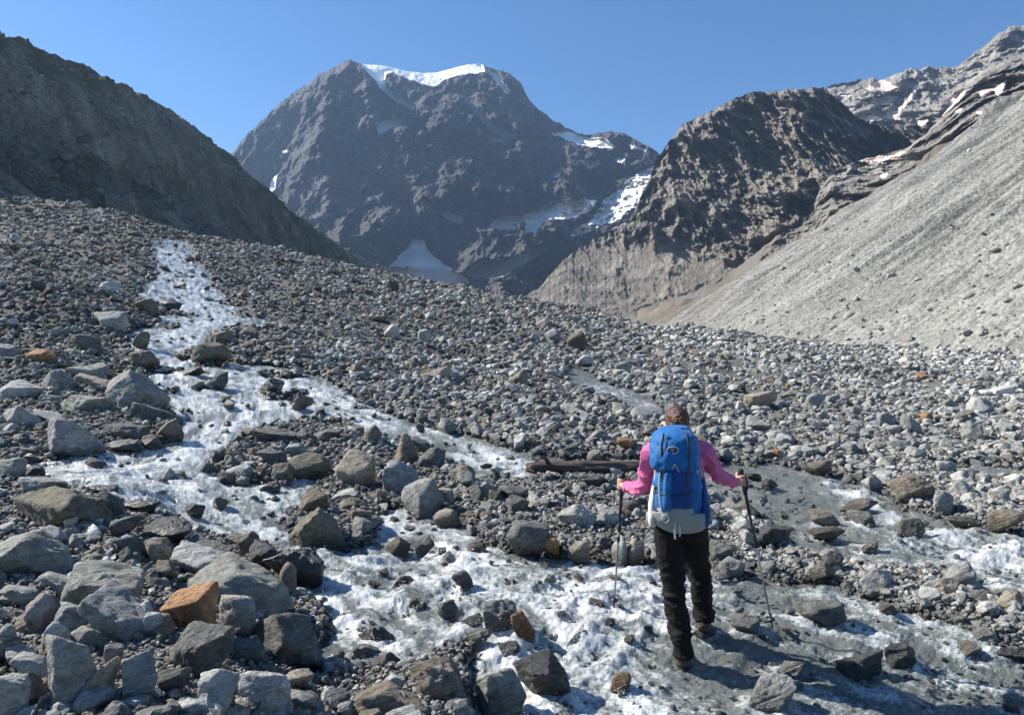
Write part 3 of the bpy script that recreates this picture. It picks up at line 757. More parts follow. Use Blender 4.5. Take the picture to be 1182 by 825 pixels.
def lic(fx, fy, src, steps, h):
    yy, xx = np.mgrid[0:GH, 0:GW].astype(np.float32); acc = src.copy(); tot = 1.0
    for sg in (1, -1):
        x, y = xx.copy(), yy.copy()
        for k in range(steps):
            xi = np.clip(x, 0, GW - 1).astype(int); yi = np.clip(y, 0, GH - 1).astype(int)
            x = x + sg * h * fx[yi, xi]; y = y + sg * h * fy[yi, xi]
            xi = np.clip(x, 0, GW - 1).astype(int); yi = np.clip(y, 0, GH - 1).astype(int)
            w_ = 1 - (k + 1) / (steps + 1); acc += w_ * src[yi, xi]; tot += w_
    acc /= tot; acc -= acc.mean(); return acc / acc.std()
fx, fy = flow_grid(); wn = np.random.default_rng(9).normal(size=(GH, GW)).astype(np.float32)
def blurn(a, k):
    for ax in (0, 1):
        c = np.cumsum(np.pad(a, [(k + 1, k) if q == ax else (0, 0) for q in (0, 1)], mode='wrap'), axis=ax); n_ = 2 * k + 1
        a = (c[n_:] - c[:-n_]) / n_ if ax == 0 else (c[:, n_:] - c[:, :-n_]) / n_
    return a
S1 = lic(fx, fy, wn, 16, 1.2); S2 = lic(fx, fy, blurn(wn[::-1].copy(), 3), 22, 2.0)
def streak_at(x, y):
    gx = np.clip((x - GX0) / GS - .5, 0, GW - 2); gy = np.clip((y - GY0) / GS - .5, 0, GH - 2); xi, yi = gx.astype(int), gy.astype(int); u, v = gx - xi, gy - yi
    ins = (x > GX0 + .1) & (x < GX0 + GS * GW - .1) & (y < GY0 + GS * GH - .1)
    out = []
    for S_ in (S1, S2):
        q = (S_[yi, xi] * (1 - u) + S_[yi, xi + 1] * u) * (1 - v) + (S_[yi + 1, xi] * (1 - u) + S_[yi + 1, xi + 1] * u) * v
        out.append(np.where(ins, q, 1.6 * fbm(x * 5, y * 2.5, 0 * x, 4)))
    return out
log('currents')
X, Y = polar_grid(1.25, 2.3, 140, -60, 1400, False)
B = base_z(X, Y); px, py = project(X, Y, B); w, ww = wmask(X, Y, px, py)
fbase = .20 + .62 * sstep(500, 430, px) * sstep(660, 600, py) + .52 * sstep(640, 665, py) * sstep(330, 380, px) * sstep(860, 720, px) + .14 * sstep(640, 665, py) * sstep(720, 860, px) + .16 * sstep(930, 1000, px)
fbase = fbase * (1 - .9 * np.exp(-(((px - 375) / 34) ** 2 + ((py - 768) / 24) ** 2)))
fo = np.maximum(sample(FOAM, px, py), fbase) * (.6 + .4 * sstep(.3, .9, ww))
fo = fo * (1 - .36 * sstep(715, 770, py) * sstep(380, 420, px))
fo = np.clip(fo + .26 * fbm(X * .8, Y * .8, 2 + 0 * X, 3), 0, 1.3)
ca, sa = math.cos(.75), math.sin(.75); P = (X * ca + Y * sa); Q = (-X * sa + Y * ca)
s1, s2 = streak_at(X, Y)
# water heaps up and whitens against each stone standing in it, with a slick tail below
rise = np.zeros(X.shape); tail_ = np.zeros(X.shape)
for cx, cy, r in STONES:
    if base_z(cx, cy) > 3: continue
    j0, j1 = np.searchsorted(Y[:, 0], [cy - 4 * r - .1, cy + 4 * r + .1])
    if j1 <= j0: continue
    sx, sy = X[j0:j1], Y[j0:j1]; gi, gj = int(np.clip((cy - GY0) / GS, 0, GH - 1)), int(np.clip((cx - GX0) / GS, 0, GW - 1)); tx, ty = fx[gi, gj], fy[gi, gj]
    dx, dy = sx - cx, sy - cy; dd = np.hypot(dx, dy); al = (dx * tx + dy * ty) / r; ac = np.abs(-dx * ty + dy * tx) / r
    rise[j0:j1] += np.exp(-(np.maximum(dd - .95 * r, 0) / (.22 * r + .02)) ** 2) * np.clip(.75 - .5 * al, .25, 1.2)
    tail_[j0:j1] += np.exp(-((ac - .95) / .30) ** 2) * sstep(0, .6, al) * sstep(4, 1.2, al)
rise = np.clip(rise, 0, 1.3); tail_ = np.clip(tail_, 0, 1)
big = billow(P * .9, Q * 1.7, 1 + 0 * X, 2)
tur = billow(X * 4.2, Y * 4.2, 4 + .35 * X, 5, 2.1, .58); tur2 = billow(P * 9, Q * 15, 7 + 0 * X, 4, 2.1, .6)
rip = fbm(P * 3.0, Q * 6.5, 0 * X, 4)
lump = fbm(P * 2.6, Q * 4.2, 9 + 0 * X, 4, 2.1, .5)
patch_ = fbm(X * .9, Y * .9, 15 + 0 * X, 4)
Zw = B - .035 + (.05 * fo + .014) * (.62 - big) * 2.0 + (.032 * lump + .016 * (tur2 - .62)) * np.clip(fo - .2, 0, 1.2) + .026 * rip + .007 * fbm(P * 14, Q * 20, 9 + 0 * X, 3) + .005 * np.clip(fo, 0, 1) * fbm(X * 21, Y * 21, 3 + 0 * X, 3, 2.1, .6) + .0016 * s1 * (.5 + fo) + .0052 * s2 * (.35 + fo) + .016 * rise * (.3 + fo) + .06 * np.clip(fo - .6, 0, 1)
foam = fo * .90 - .10 + .21 * s2 * (.25 + fo) + .20 * s1 * (.25 + fo) + .14 * patch_ + .12 * lump * fo + .30 * rise * (.3 + fo) + .22 * tail_ * (.3 + fo) + .25 * (tur2 - .55) * np.clip(fo - .2, 0, 1)
foam = np.clip(foam, -.3, 1.2)
R, C = X.shape
kf = (w > .03); keep = kf[:-1, :-1] | kf[1:, 1:] | kf[1:, :-1] | kf[:-1, 1:]
V, F, A = compact(np.stack([X, Y, Zw], -1).reshape(-1, 3), grid_faces(R, C, keep), {'foam': ('FLOAT', foam.ravel()), 'streak': ('FLOAT', (s1 * .5 + s2 * .5).ravel())})
o = link('stream', mesh_from('stream', V, F, True, A, M_WATER)); o['kind'] = 'structure'
log('stream', len(V))
# drops thrown up where the current breaks
rs = np.random.default_rng(55); fz = np.where((w > .4) & (Y < 15) & (px > -20) & (px < 1200) & (py < 850), np.clip(fo - .6, 0, 1) * sstep(-.1, .5, fbm(X * 3.5, Y * 3.5, 44 + 0 * X, 3)) + .5 * rise * (fo > .45), 0).ravel() * (Y.ravel() * .15)
pi = rs.choice(len(fz), 14000, p=fz / fz.sum()); dp = np.stack([X.ravel()[pi], Y.ravel()[pi], Zw.ravel()[pi]], -1) + rs.normal(0, .012, (14000, 3)); dp[:, 2] += rs.exponential(.011, 14000)
dr = rs.uniform(.0012, .0042, 14000) * np.clip(dp[:, 1] / 6, .8, 1.6); Dv, Df = ICO[1]; dm_ = len(Dv)
V = (dp[:, None, :] + dr[:, None, None] * Dv[None] * np.array([1, 1, .8])).reshape(-1, 3); F = (Df[None] + (np.arange(14000) * dm_)[:, None, None]).reshape(-1, 3)
o = link('spray', mesh_from('spray', V, F, True, None, plain('water_drops', (.82, .84, .85), .2, 0))); o['kind'] = 'stuff'
# ------------------------------------------------------------------ mountains and valley sides
M_MT = mountain_material('dark_gneiss', (.020, .020, .022), (.078, .074, .073), 1 / 160, (.10, .08, .066), 16.0, (1, 1, 2.2))
M_CRAG = mountain_material('brown_crag', (.115, .103, .088), (.25, .225, .19), 1 / 60, (.19, .15, .115), 6.0, (1.6, 1.6, .7))
M_PEAK = mountain_material('grey_crag', (.16, .15, .135), (.30, .28, .25), 1 / 70, (.28, .22, .16), 7.0, (1.4, 1.4, .8))
M_MOR = None
def zp(pts, ox, oy, sc): return [(ox + a / sc, oy + b / sc) for a, b in pts]
def Z3(*p): return zp(p, 240, 40, 2.189)
def Z4(*p): return zp(p, 600, 20, 2.012)
def Z6(*p): return zp(p, 920, 20, 4.126)
SNOW = [Z3((385, 70), (440, 70), (500, 86), (560, 92), (620, 78), (690, 70), (700, 95), (640, 100), (600, 112), (575, 130), (560, 130), (510, 113), (470, 95), (450, 98), (445, 120), (455, 140), (480, 150), (500, 165), (525, 178), (515, 190), (470, 165), (440, 138), (415, 105), (395, 88)),
 Z3((425, 200), (440, 215), (480, 205), (500, 195), (495, 225), (465, 235), (430, 255)), Z3((350, 185), (370, 180), (370, 195), (345, 200)),
 Z3((630, 145), (648, 152), (670, 180), (720, 225), (775, 250), (780, 262), (750, 265), (715, 240), (680, 205), (650, 165)), Z3((705, 82), (732, 105), (767, 147), (758, 150), (723, 115)),
 Z3((390, 275), (410, 272), (405, 290), (392, 285)), Z3((420, 270), (440, 280), (456, 300), (455, 318), (436, 295)), Z3((467, 300), (490, 290), (520, 265), (512, 290), (475, 322)),
 Z3((600, 290), (625, 272), (628, 285), (605, 302)), Z3((530, 260), (550, 262), (567, 277), (545, 272)), Z3((865, 250), (910, 246), (960, 263), (1000, 260), (1032, 287), (990, 285), (940, 278), (900, 262)),
 Z3((940, 317), (1000, 320), (985, 330), (965, 342)), Z3((873, 343), (890, 338), (890, 358), (865, 362)), Z3((720, 405), (780, 398), (780, 407), (740, 414)),
 Z3((590, 450), (620, 452), (645, 462), (640, 480), (610, 470)), Z3((710, 485), (740, 458), (790, 462), (840, 440), (880, 418), (920, 412), (985, 420), (960, 450), (910, 465), (860, 465), (825, 500), (800, 500), (805, 475), (770, 475), (780, 494), (740, 492)),
 Z3((1150, 322), (1100, 343), (1060, 368), (1040, 393), (1000, 418), (985, 445), (970, 470), (930, 490), (915, 510), (950, 505), (1000, 480), (1040, 465), (1080, 440), (1100, 400), (1120, 375), (1150, 350)),
 Z3((460, 585), (495, 545), (520, 518), (545, 518), (552, 540), (575, 565), (620, 595), (560, 592)),
 Z3((650, 605), (690, 570), (760, 570), (820, 540), (850, 530), (845, 550), (800, 580), (740, 612), (680, 615)), Z3((390, 535), (425, 553), (427, 564), (395, 547)), Z3((180, 295), (210, 290), (205, 303)),
 Z3((160, 370), (180, 345), (172, 390), (156, 405)), Z3((665, 310), (692, 320), (688, 326)), Z3((1020, 314), (1060, 314), (1040, 326)), Z3((1058, 279), (1090, 283), (1112, 295), (1080, 292)), Z3((470, 330), (478, 325), (480, 345))]
SNOWP = [Z3((455, 592), (600, 592), (655, 615), (640, 650), (560, 640), (480, 625)), Z3((860, 622), (840, 645), (900, 640), (900, 655), (860, 680), (815, 690), (830, 665))]
SNOWR = [Z6((300, 342), (400, 298), (470, 325), (530, 303), (500, 327), (420, 352), (370, 347)), Z6((340, 412), (390, 383), (482, 376), (440, 412)), Z6((345, 460), (430, 455), (480, 445), (540, 368), (570, 322), (578, 345), (545, 400), (492, 450), (482, 475), (515, 492), (400, 477)), Z6((583, 287), (627, 253), (602, 292)),
 Z6((655, 478), (708, 440), (738, 405), (722, 390), (780, 362), (805, 350), (775, 395), (732, 437), (682, 478)), Z6((590, 535), (578, 494), (632, 488), (612, 532)), Z6((865, 360), (900, 343), (930, 350), (980, 308), (1003, 296), (992, 340), (962, 375), (940, 350), (880, 378)),
 Z6((285, 682), (360, 658), (440, 663), (500, 643), (528, 630), (480, 672), (430, 684), (330, 692)), Z6((165, 724), (220, 693), (255, 693), (190, 724)), Z6((748, 446), (792, 433), (772, 457)), Z6((838, 457), (887, 448), (872, 464)), Z6((395, 755), (430, 740), (425, 765), (400, 770)), Z6((185, 370), (255, 368), (250, 378))]
SNOWW = [Z6((280, 468), (350, 466), (405, 487), (290, 503))]
kw = dict(X0=200, Y0_=0, W=1100, H=420, sc=2.0)
SM = raster(SNOW + SNOWP, .6, **kw); SP = raster(SNOWP, 1.5, **kw); SR = raster(SNOWR + SNOWW, .6, **kw); SRP = raster(SNOWR, 1.5, **kw)
def smp(M, px, py):
    v = sample(M, px, py, 200, 0, 2.0); return np.where((px > 201) & (px < 1298) & (py > 1) & (py < 418), v, 0)
def seg_dist(px, py, line):
    best = np.full(px.shape, 1e9); 
    for (ax, ay), (bx, by) in zip(line[:-1], line[1:]):
        dx, dy = bx - ax, by - ay; t = np.clip(((px - ax) * dx + (py - ay) * dy) / (dx * dx + dy * dy), 0, 1)
        best = np.minimum(best, np.hypot(px - ax - t * dx, py - ay - t * dy))
    return best
def sheet(name, label, mat, pxs, top, base, Yb, Yt, rows, dispf, snow, pink, jag=2.0, prof=.85, back=500, seed=0, screef=None, smooth=True, ledge=.7):
    px = np.asarray(pxs, float); s = np.linspace(0, 1, rows)
    PX, S = np.meshgrid(px, s)
    j = jag * (fbm(px / 11.0 + seed, 0 * px, 0 * px, 5, 2.1, .6))
    if seed == 1: j = j * (1 - .85 * sstep(405, 425, px) * sstep(575, 555, px))
    tp = np.interp(px, *zip(*top)) - j; bs = np.interp(px, *zip(*base))
    PY = bs[None] + (tp - bs)[None] * S
    YB = np.interp(px, *zip(*Yb)); YT = np.interp(px, *zip(*Yt))
    Yd = YB[None] + (YT - YB)[None] * S ** prof
    U = (PX - CXP) / FPX
    X = U * Yd; Zz = CZ + (CYP - PY) / FPX * Yd
    # snow lies on ledges: under each patch the face steps forward so the snow is less steep than the rock
    m_ = smp(snow, PX, PY); acc = np.zeros(PX.shape); run = np.zeros(len(px)); dm = np.abs(bs - tp) / rows / FPX * YB
    for r_ in range(rows - 1, -1, -1):
        run = np.minimum(run * (1 - .045 * (m_[r_] < .3)) + ledge * dm * (m_[r_] > .4), 70); acc[r_] = run
    for _ in range(2): acc = (np.roll(acc, 3, 1) + np.roll(acc, -3, 1) + np.roll(acc, 1, 1) + np.roll(acc, -1, 1) + acc) / 5
    fade = sstep(-.02, .03, 1 - S)
    d = (dispf(PX, PY, X, Yd, Zz) * (1 - .88 * np.clip(m_, 0, 1) * (1 - .85 * sstep(590, 690, PX) * sstep(150, 200, PY))) + acc) * fade
    Yn = Yd - d; Xn = U * Yn; Zz = CZ + (CYP - PY) / FPX * Yn
    # back of the massif
    bk = []
    for q, (dy, dz) in enumerate([(.12, .03), (.35, .18), (.8, .55), (1.2, 1.0)]):
        top_h = Zz[-1] - Zz[0]
        bk.append(np.stack([Xn[-1] + U[-1] * back * dy, Yn[-1] + back * dy, Zz[-1] - top_h * dz + (20 * back / 500) * fbm(X[-1] / 150, 0 * X[-1] + q, 0 * X[-1], 4) * (q > 0)], -1))
    front = np.stack([Xn, Yn, Zz], -1)
    V = np.concatenate([front, np.stack(bk)], 0); R, C = V.shape[:2]
    qx, qy = project(V[..., 0], V[..., 1], V[..., 2])
    jit = 1.5
    qx2 = qx + jit * fbm(qx / 7, qy / 7, 0 * qx + 3, 4, 2.1, .65); qy2 = qy + jit * fbm(qx / 7, qy / 7, 0 * qx + 8, 4, 2.1, .65)
    sn = smp(snow, qx2, qy2); pk = smp(pink, qx, qy)
    sc = np.zeros(qx.shape) if screef is None else np.concatenate([screef(PX, PY, S), np.zeros((4, C))], 0)
    A = {'snow': ('FLOAT', sn.ravel()), 'pink': ('FLOAT', np.clip(pk * 1.5, 0, 1).ravel()), 'scree': ('FLOAT', sc.ravel()), 'green': ('FLOAT', np.zeros(R * C))}
    ob = link(name, mesh_from(name, V.reshape(-1, 3), grid_faces(R, C), smooth, A, mat)); ob['kind'] = 'structure'; ob['label'] = label
    return ob
def g(d, w): return np.exp(-(d / w) ** 2)
# --- the great peak at the head of the valley
topC = Z3((-60, 420), (20, 330), (60, 298), (100, 250), (150, 205), (180, 175), (210, 150), (250, 125), (280, 100), (310, 88), (335, 75), (355, 57), (375, 72), (400, 76), (450, 80), (500, 93), (545, 98), (580, 96), (640, 80), (680, 72), (715, 85), (755, 95), (790, 120), (810, 160), (830, 185), (870, 215), (910, 238), (950, 253), (985, 250), (1020, 243), (1060, 255), (1100, 275), (1140, 300), (1200, 345), (1330, 400))
RID = [(Z3((355, 60), (300, 190), (275, 300), (310, 420), (330, 560)), 190, 26), (Z3((555, 190), (535, 250), (480, 330), (440, 420)), 120, 24), (Z3((570, 190), (620, 280), (680, 400), (700, 560)), 150, 34),
       (Z3((690, 75), (720, 180), (800, 290), (860, 390)), 110, 26), (Z3((400, 90), (410, 180), (380, 300), (400, 480)), 90, 20), (Z3((850, 200), (900, 330), (900, 420)), 60, 22), (Z3((530, 300), (570, 420), (560, 520)), 70, 22)]
GUL = [(Z3((440, 190), (455, 310), (500, 450), (520, 540)), 120, 11), (Z3((630, 145), (715, 235), (775, 260)), 90, 9), (Z3((600, 112), (500, 290), (465, 320)), 60, 9), (Z3((250, 150), (215, 260), (170, 390)), 60, 16), (Z3((640, 480), (600, 590)), 50, 12), (Z3((780, 260), (840, 440)), 70, 14)]
ICEM = raster(SNOW[15:17], 1.5, **kw)
ICE = lambda a, b: smp(ICEM, a, b)
def dispC(PX, PY, X, Yy, Zz):
    wx = PX + 9 * fbm(PX / 40, PY / 40, 0 * PX, 3); wy = PY + 9 * fbm(PX / 40 + 9, PY / 40, 0 * PX, 3)
    d = 0
    for l, a, w_ in RID: 
        dd = seg_dist(wx, wy, l); d = d + a * np.exp(-dd / w_ / 1.1)
    for l, a, w_ in GUL: d = d - a * g(seg_dist(wx, wy, l), w_)
    r1 = ridged(X / 330, Yy / 900, Zz / 620, 7, 2.1, .56); r2 = ridged(X / 95 + 5, Yy / 300, Zz / 130, 5, 2.1, .6)
    strat = fbm(X / 400, 0 * X, (Zz + .35 * X) / 34, 4)
    r3 = ridged(X / 36, Yy / 120, Zz / 44 + 4, 4, 2.1, .6)
    return d * 1.35 + 165 * (r1 - .7) + 55 * (r2 - .7) + 20 * (r3 - .7) + 9 * (ridged(X / 13, Yy / 50, Zz / 17 + 9, 3, 2.1, .6) - .7) + 12 * strat + ICE(PX, PY) * 26 * (ridged((X + .4 * Zz) / 30, Yy / 80, Zz / 15, 4, 2.1, .6) - .6)
sheet('mountain', 'great dark rock peak with an ice cap at the head of the valley', M_MT, np.arange(212, 850, .8), topC, [(200, 420), (430, 372), (600, 372), (700, 385), (860, 400)], [(200, 2000), (300, 1700), (380, 1560), (560, 1480), (640, 1430), (760, 1250), (860, 1150)], [(200, 2600), (400, 2600), (560, 2600), (700, 2300), (760, 2000), (860, 1700)], 400, dispC, SM, SP, 2.6, .9, 900, 1,
      screef=lambda PX, PY, S: np.clip(sstep(318, 336, PY + 4 * fbm(PX / 12, PY / 12, 0 * PX, 3)) * sstep(520, 620, PX), 0, 1) * .9)
log('mountain')
# --- distant right-hand peak
topR = Z6((-200, 480), (60, 380), (150, 328), (240, 310), (280, 300), (330, 295), (420, 293), (480, 265), (540, 248), (620, 238), (700, 240), (770, 233), (820, 190), (860, 160), (920, 115), (960, 78), (1010, 48), (1081, 40), (1300, 30), (1700, 60), (2200, 30))
dispR = lambda PX, PY, X, Yy, Zz: 75 * (ridged(X / 210, Yy / 500, Zz / 240, 6, 2.1, .55) - .7) + 22 * (ridged(X / 50, Yy / 140, Zz / 60, 5) - .7)
sheet('mountain', 'distant pale grey peak with pink tinged snow patches at the upper right', M_PEAK, np.arange(860, 1440, .9), topR, [(860, 260), (1440, 230)], [(860, 1150), (1182, 900), (1440, 800)], [(860, 1750), (1182, 1500), (1440, 1300)], 220, dispR, SR, SRP, 2.2, .9, 500, 4)
# --- brown crag
topB = [(590, 352), (625, 330), (650, 300), (690, 272), (725, 256), (745, 216), (759, 183), (771, 164), (791, 142), (819, 129), (848, 114), (868, 107), (898, 105), (943, 101), (958, 106), (973, 119), (993, 139), (1022, 144), (1062, 145), (1127, 130), (1200, 120), (1440, 100)]
def dispB(PX, PY, X, Yy, Zz):
    t = Zz + .55 * X
    d = 60 * (ridged((X + .5 * Zz) / 120, Yy / 260, Zz / 210, 7, 2.1, .58) - .75) + 28 * (ridged((X + .4 * Zz) / 30 + 3, Yy / 80, (Zz - .4 * X) / 120, 5, 2.1, .6) - .7) + 4 * fbm(0 * X, 0 * X, t / 9, 3) + 8 * (ridged((X + .4 * Zz) / 11, Yy / 40, (Zz - .4 * X) / 34 + 4, 4, 2.1, .6) - .7)
    s_ = sstep(300, 335, PY - 40 * sstep(900, 760, PX) * -1 + 0 * PX)
    return d * (1 - .85 * s_)
def screeB(PX, PY, S):
    lim = np.interp(PX, [600, 640, 700, 760, 800, 830, 880, 960, 1060], [362, 354, 348, 346, 333, 314, 278, 240, 215]) + 7 * fbm(PX / 25, PY / 25, 0 * PX, 4)
    return sstep(-3, 4, PY - lim)
def dispB2(PX, PY, X, Yy, Zz):
    return dispB(PX, PY, X, Yy, Zz) * (1 - .9 * screeB(PX, PY, 0)) + 5 * screeB(PX, PY, 0) * fbm(X / 26, Yy / 26, Zz / 20, 5, 2.1, .62)
sheet('crag', 'steep brown rock crag standing in the sun right of the great peak', M_CRAG, np.arange(585, 1300, .75), topB, [(585, 372), (760, 400), (900, 350), (1000, 300), (1300, 260)], [(585, 960), (700, 880), (760, 850), (900, 740), (1300, 640)], [(585, 1080), (690, 1110), (760, 1060), (950, 930), (1300, 860)], 330, dispB2, raster([[(0, 0), (1, 0), (0, 1)]], .6, **kw), SP, 2.6, .8, 400, 9, screef=screeB)
# --- rocky shoulder between the crag and the moraine
topS = [(690, 372), (760, 353), (830, 326), (880, 286), (920, 256), (938, 241), (946, 220), (959, 199), (990, 186), (1015, 180), (1044, 172), (1069, 155), (1090, 131), (1114, 103), (1138, 85), (1182, 66), (1280, 50), (1440, 10)]
dispS = lambda PX, PY, X, Yy, Zz: (26 * (ridged((X + .6 * Zz) / 75, Yy / 150, Zz / 100, 6, 2.1, .56) - .7) + 10 * (ridged(X / 20 + 3, Yy / 50, Zz / 28, 5) - .7)) * np.clip(sstep(850, 960, PX) + .15, 0, 1)
def screeS(PX, PY, S): return sstep(925, 880, PX + 12 * fbm(PX / 15, PY / 15, 0 * PX, 3))
sheet('crag', 'low rocky shoulder with thin pink snow ledges above the pale moraine', M_PEAK, np.arange(690, 1440, .8), topS, [(690, 400), (760, 392), (830, 392), (900, 372), (1000, 320), (1182, 210), (1440, 150)], [(690, 820), (760, 720), (830, 640), (900, 520), (1000, 440), (1182, 330), (1440, 280)], [(690, 900), (760, 820), (830, 760), (900, 700), (1000, 700), (1182, 620), (1440, 560)], 240, dispS, SR, SRP, 1.6, .85, 200, 14, screef=screeS)
log('crags')

# --- valley sides: ruled slopes from a foot line up to a crest, furrowed down the fall line
def slope(name, label, mat, ys, footx, crestx, crestz, rows, rill, rough, seed, sgn, greenf=None, screec=1.0, prof=None, cliff=0, gullyd=.8):
    ys = np.asarray(ys); fx = ip(ys, footx); cx = ip(ys, crestx); cz_ = ip(ys, crestz)
    cz_ = cz_ + np.minimum(ys / 300, 1.4) * (2.2 * fbm(ys / 30 + seed, 0 * ys, 0 * ys, 5, 2.1, .6))
    fz = base_z(fx, ys); fz = np.minimum(fz, cz_ - 15)
    s = np.linspace(-.06, 1, rows)[:, None]
    prf = s if prof is None else np.where(s < 0, s, prof(np.clip(s, 0, 1)))
    X = fx[None] + (cx - fx)[None] * s; Zz = fz[None] + (cz_ - fz)[None] * prf; Yg = np.repeat(ys[None], rows, 0)
    wy = Yg + 6 * fbm(X / 60, Yg / 60, 0 * X + seed, 3)
    amp = np.clip(s * 5, 0, 1) * np.clip((1.02 - s) * 8, .15, 1)
    r = (ridged(wy / 26, X / 240, 0 * X + seed, 5, 2.15, .6) - .8) * rill + (ridged(wy / 9, X / 110, 5 + 0 * X + seed, 4, 2.1, .6) - .8) * rill * .55 + (ridged(wy / 3.1, X / 60, 8 + 0 * X + seed, 3, 2.1, .6) - .8) * rill * .22
    gl = np.clip(1 - np.abs(perlin(wy / 5.2, X / 95, 31 + 0 * X + seed)) * 3.2, 0, 1) ** 2 + .7 * np.clip(1 - np.abs(perlin(wy / 2.3, X / 55, 47 + 0 * X + seed)) * 3.0, 0, 1) ** 2
    r = r - gl * gullyd * np.clip(.35 + 1.1 * fbm(X / 40, Yg / 40, 0 * X + 77, 3), 0, 1.4) + rough * fbm(X / 14, Yg / 14, Zz / 14, 5, 2.1, .6)
    if cliff: r = r + cliff * sstep(.72, .97, s) * (ridged(wy / 30 + 3, X / 200, 1 + 0 * X, 5, 2.1, .6) - .75) * 3
    nrm = sgn * .6
    X = X + nrm * r * amp; Zz = Zz + .8 * r * amp
    bk = [np.stack([cx - sgn * a, ys, cz_ - b], -1) for a, b in ((8, 1.0), (40, 14), (150, 70))]
    V = np.concatenate([np.stack([X, Yg, Zz], -1), np.stack(bk)], 0); R, C = V.shape[:2]
    gr_ = np.zeros((R, C))
    if greenf is not None: gr_[:rows] = greenf(X, Yg, Zz, np.repeat(s, C, 1))
    z0 = np.zeros(R * C)
    A = {'snow': ('FLOAT', z0), 'pink': ('FLOAT', z0), 'scree': ('FLOAT', np.concatenate([screec(X, Yg) if callable(screec) else np.full(X.shape, screec), np.full((3, C), 1.0 if not callable(screec) else .3)], 0).ravel()), 'green': ('FLOAT', gr_.ravel())}
    F = grid_faces(R, C)
    ob = link(name, mesh_from(name, V.reshape(-1, 3), F[:, ::-1] if sgn < 0 else F, True, A, mat)); ob['kind'] = 'structure'; ob['label'] = label
    return V[:rows]
def slope_material(name, ca, cb, s, bumpd):
    m, nt = material(name); N = NT(nt); p = N.pos(); green = N.attr('green')
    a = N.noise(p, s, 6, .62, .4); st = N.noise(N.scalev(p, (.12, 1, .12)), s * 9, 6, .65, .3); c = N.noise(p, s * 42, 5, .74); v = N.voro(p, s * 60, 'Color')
    base = N.mix(N.mapr(a, .35, .65), ca, cb)
    base = N.mul(base, N.math('MULTIPLY', N.mapr(st, .3, .7, .74, 1.22), N.mapr(N.noise(N.scalev(p, (.07, 1, .07)), s * 40, 5, .65, .2), .3, .7, .78, 1.2))); base = N.mul(base, N.mapr(c, .25, .75, .7, 1.3))  # downslope streaks: darker fines plus furrow shadow lines painted into the colour
    sp = N.n('ShaderNodeSeparateColor'); N.set(sp.inputs[0], v)
    base = N.mul(base, N.mapr(sp.outputs[0], 0, 1, .72, 1.32))
    if name == 'pale_moraine': base = N.mix(N.attr('scree'), N.mul(N.mix(0.0, (.155, .135, .108), (.15, .13, .1)), N.math('MULTIPLY', N.mapr(c, .25, .75, .7, 1.3), N.mapr(a, .35, .65, .8, 1.25))), base)
    base = N.mix(N.math('MULTIPLY', green, N.mapr(N.noise(p, s * 12, 5, .7), .42, .58)), base, (.115, .12, .05))
    h = N.math('ADD', N.math('MULTIPLY', st, .7), N.math('ADD', c, N.math('MULTIPLY', N.voro(p, s * 60), -.4)))
    N.out(N.principled(base, .92, N.bump(h, .8, bumpd), Specular_IOR_Level=.25)); return m
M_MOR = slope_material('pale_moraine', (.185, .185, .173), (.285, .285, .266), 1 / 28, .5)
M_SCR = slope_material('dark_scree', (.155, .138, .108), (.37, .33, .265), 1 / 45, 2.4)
ysl = np.concatenate([np.geomspace(15, 110, 60, endpoint=False), np.geomspace(110, 1400, 700)])
def greenL(X, Yg, Zz, s):
    n = fbm(X / 30, Yg / 60, Zz / 30, 4)
    return np.clip(sstep(.80, .98, s + .1 * n) + .8 * sstep(.06, .0, np.abs(s - .62 + .08 * n)) * sstep(600, 350, Yg) + sstep(450, 650, Yg) * sstep(.5, .9, s) * .9, 0, 1)
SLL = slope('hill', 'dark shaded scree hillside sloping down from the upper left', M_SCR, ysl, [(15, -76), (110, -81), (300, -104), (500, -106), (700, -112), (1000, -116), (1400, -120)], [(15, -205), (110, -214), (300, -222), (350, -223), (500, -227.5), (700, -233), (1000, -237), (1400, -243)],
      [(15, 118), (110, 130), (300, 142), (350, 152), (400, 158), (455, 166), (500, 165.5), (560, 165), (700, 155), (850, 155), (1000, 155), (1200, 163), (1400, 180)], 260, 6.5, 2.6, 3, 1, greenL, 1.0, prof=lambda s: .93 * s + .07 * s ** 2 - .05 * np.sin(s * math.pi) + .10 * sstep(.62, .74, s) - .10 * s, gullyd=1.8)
ysr = np.concatenate([np.geomspace(20, 75, 60, endpoint=False), np.geomspace(75, 900, 760)])
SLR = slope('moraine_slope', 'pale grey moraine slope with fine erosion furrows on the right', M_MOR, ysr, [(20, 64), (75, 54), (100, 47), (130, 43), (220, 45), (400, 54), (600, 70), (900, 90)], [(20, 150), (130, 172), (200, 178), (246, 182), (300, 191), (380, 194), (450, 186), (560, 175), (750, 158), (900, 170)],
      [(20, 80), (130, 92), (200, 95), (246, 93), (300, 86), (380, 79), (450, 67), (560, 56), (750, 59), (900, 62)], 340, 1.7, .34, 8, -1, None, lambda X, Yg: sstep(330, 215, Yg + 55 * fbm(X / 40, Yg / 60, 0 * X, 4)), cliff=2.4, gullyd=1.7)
log('slopes')
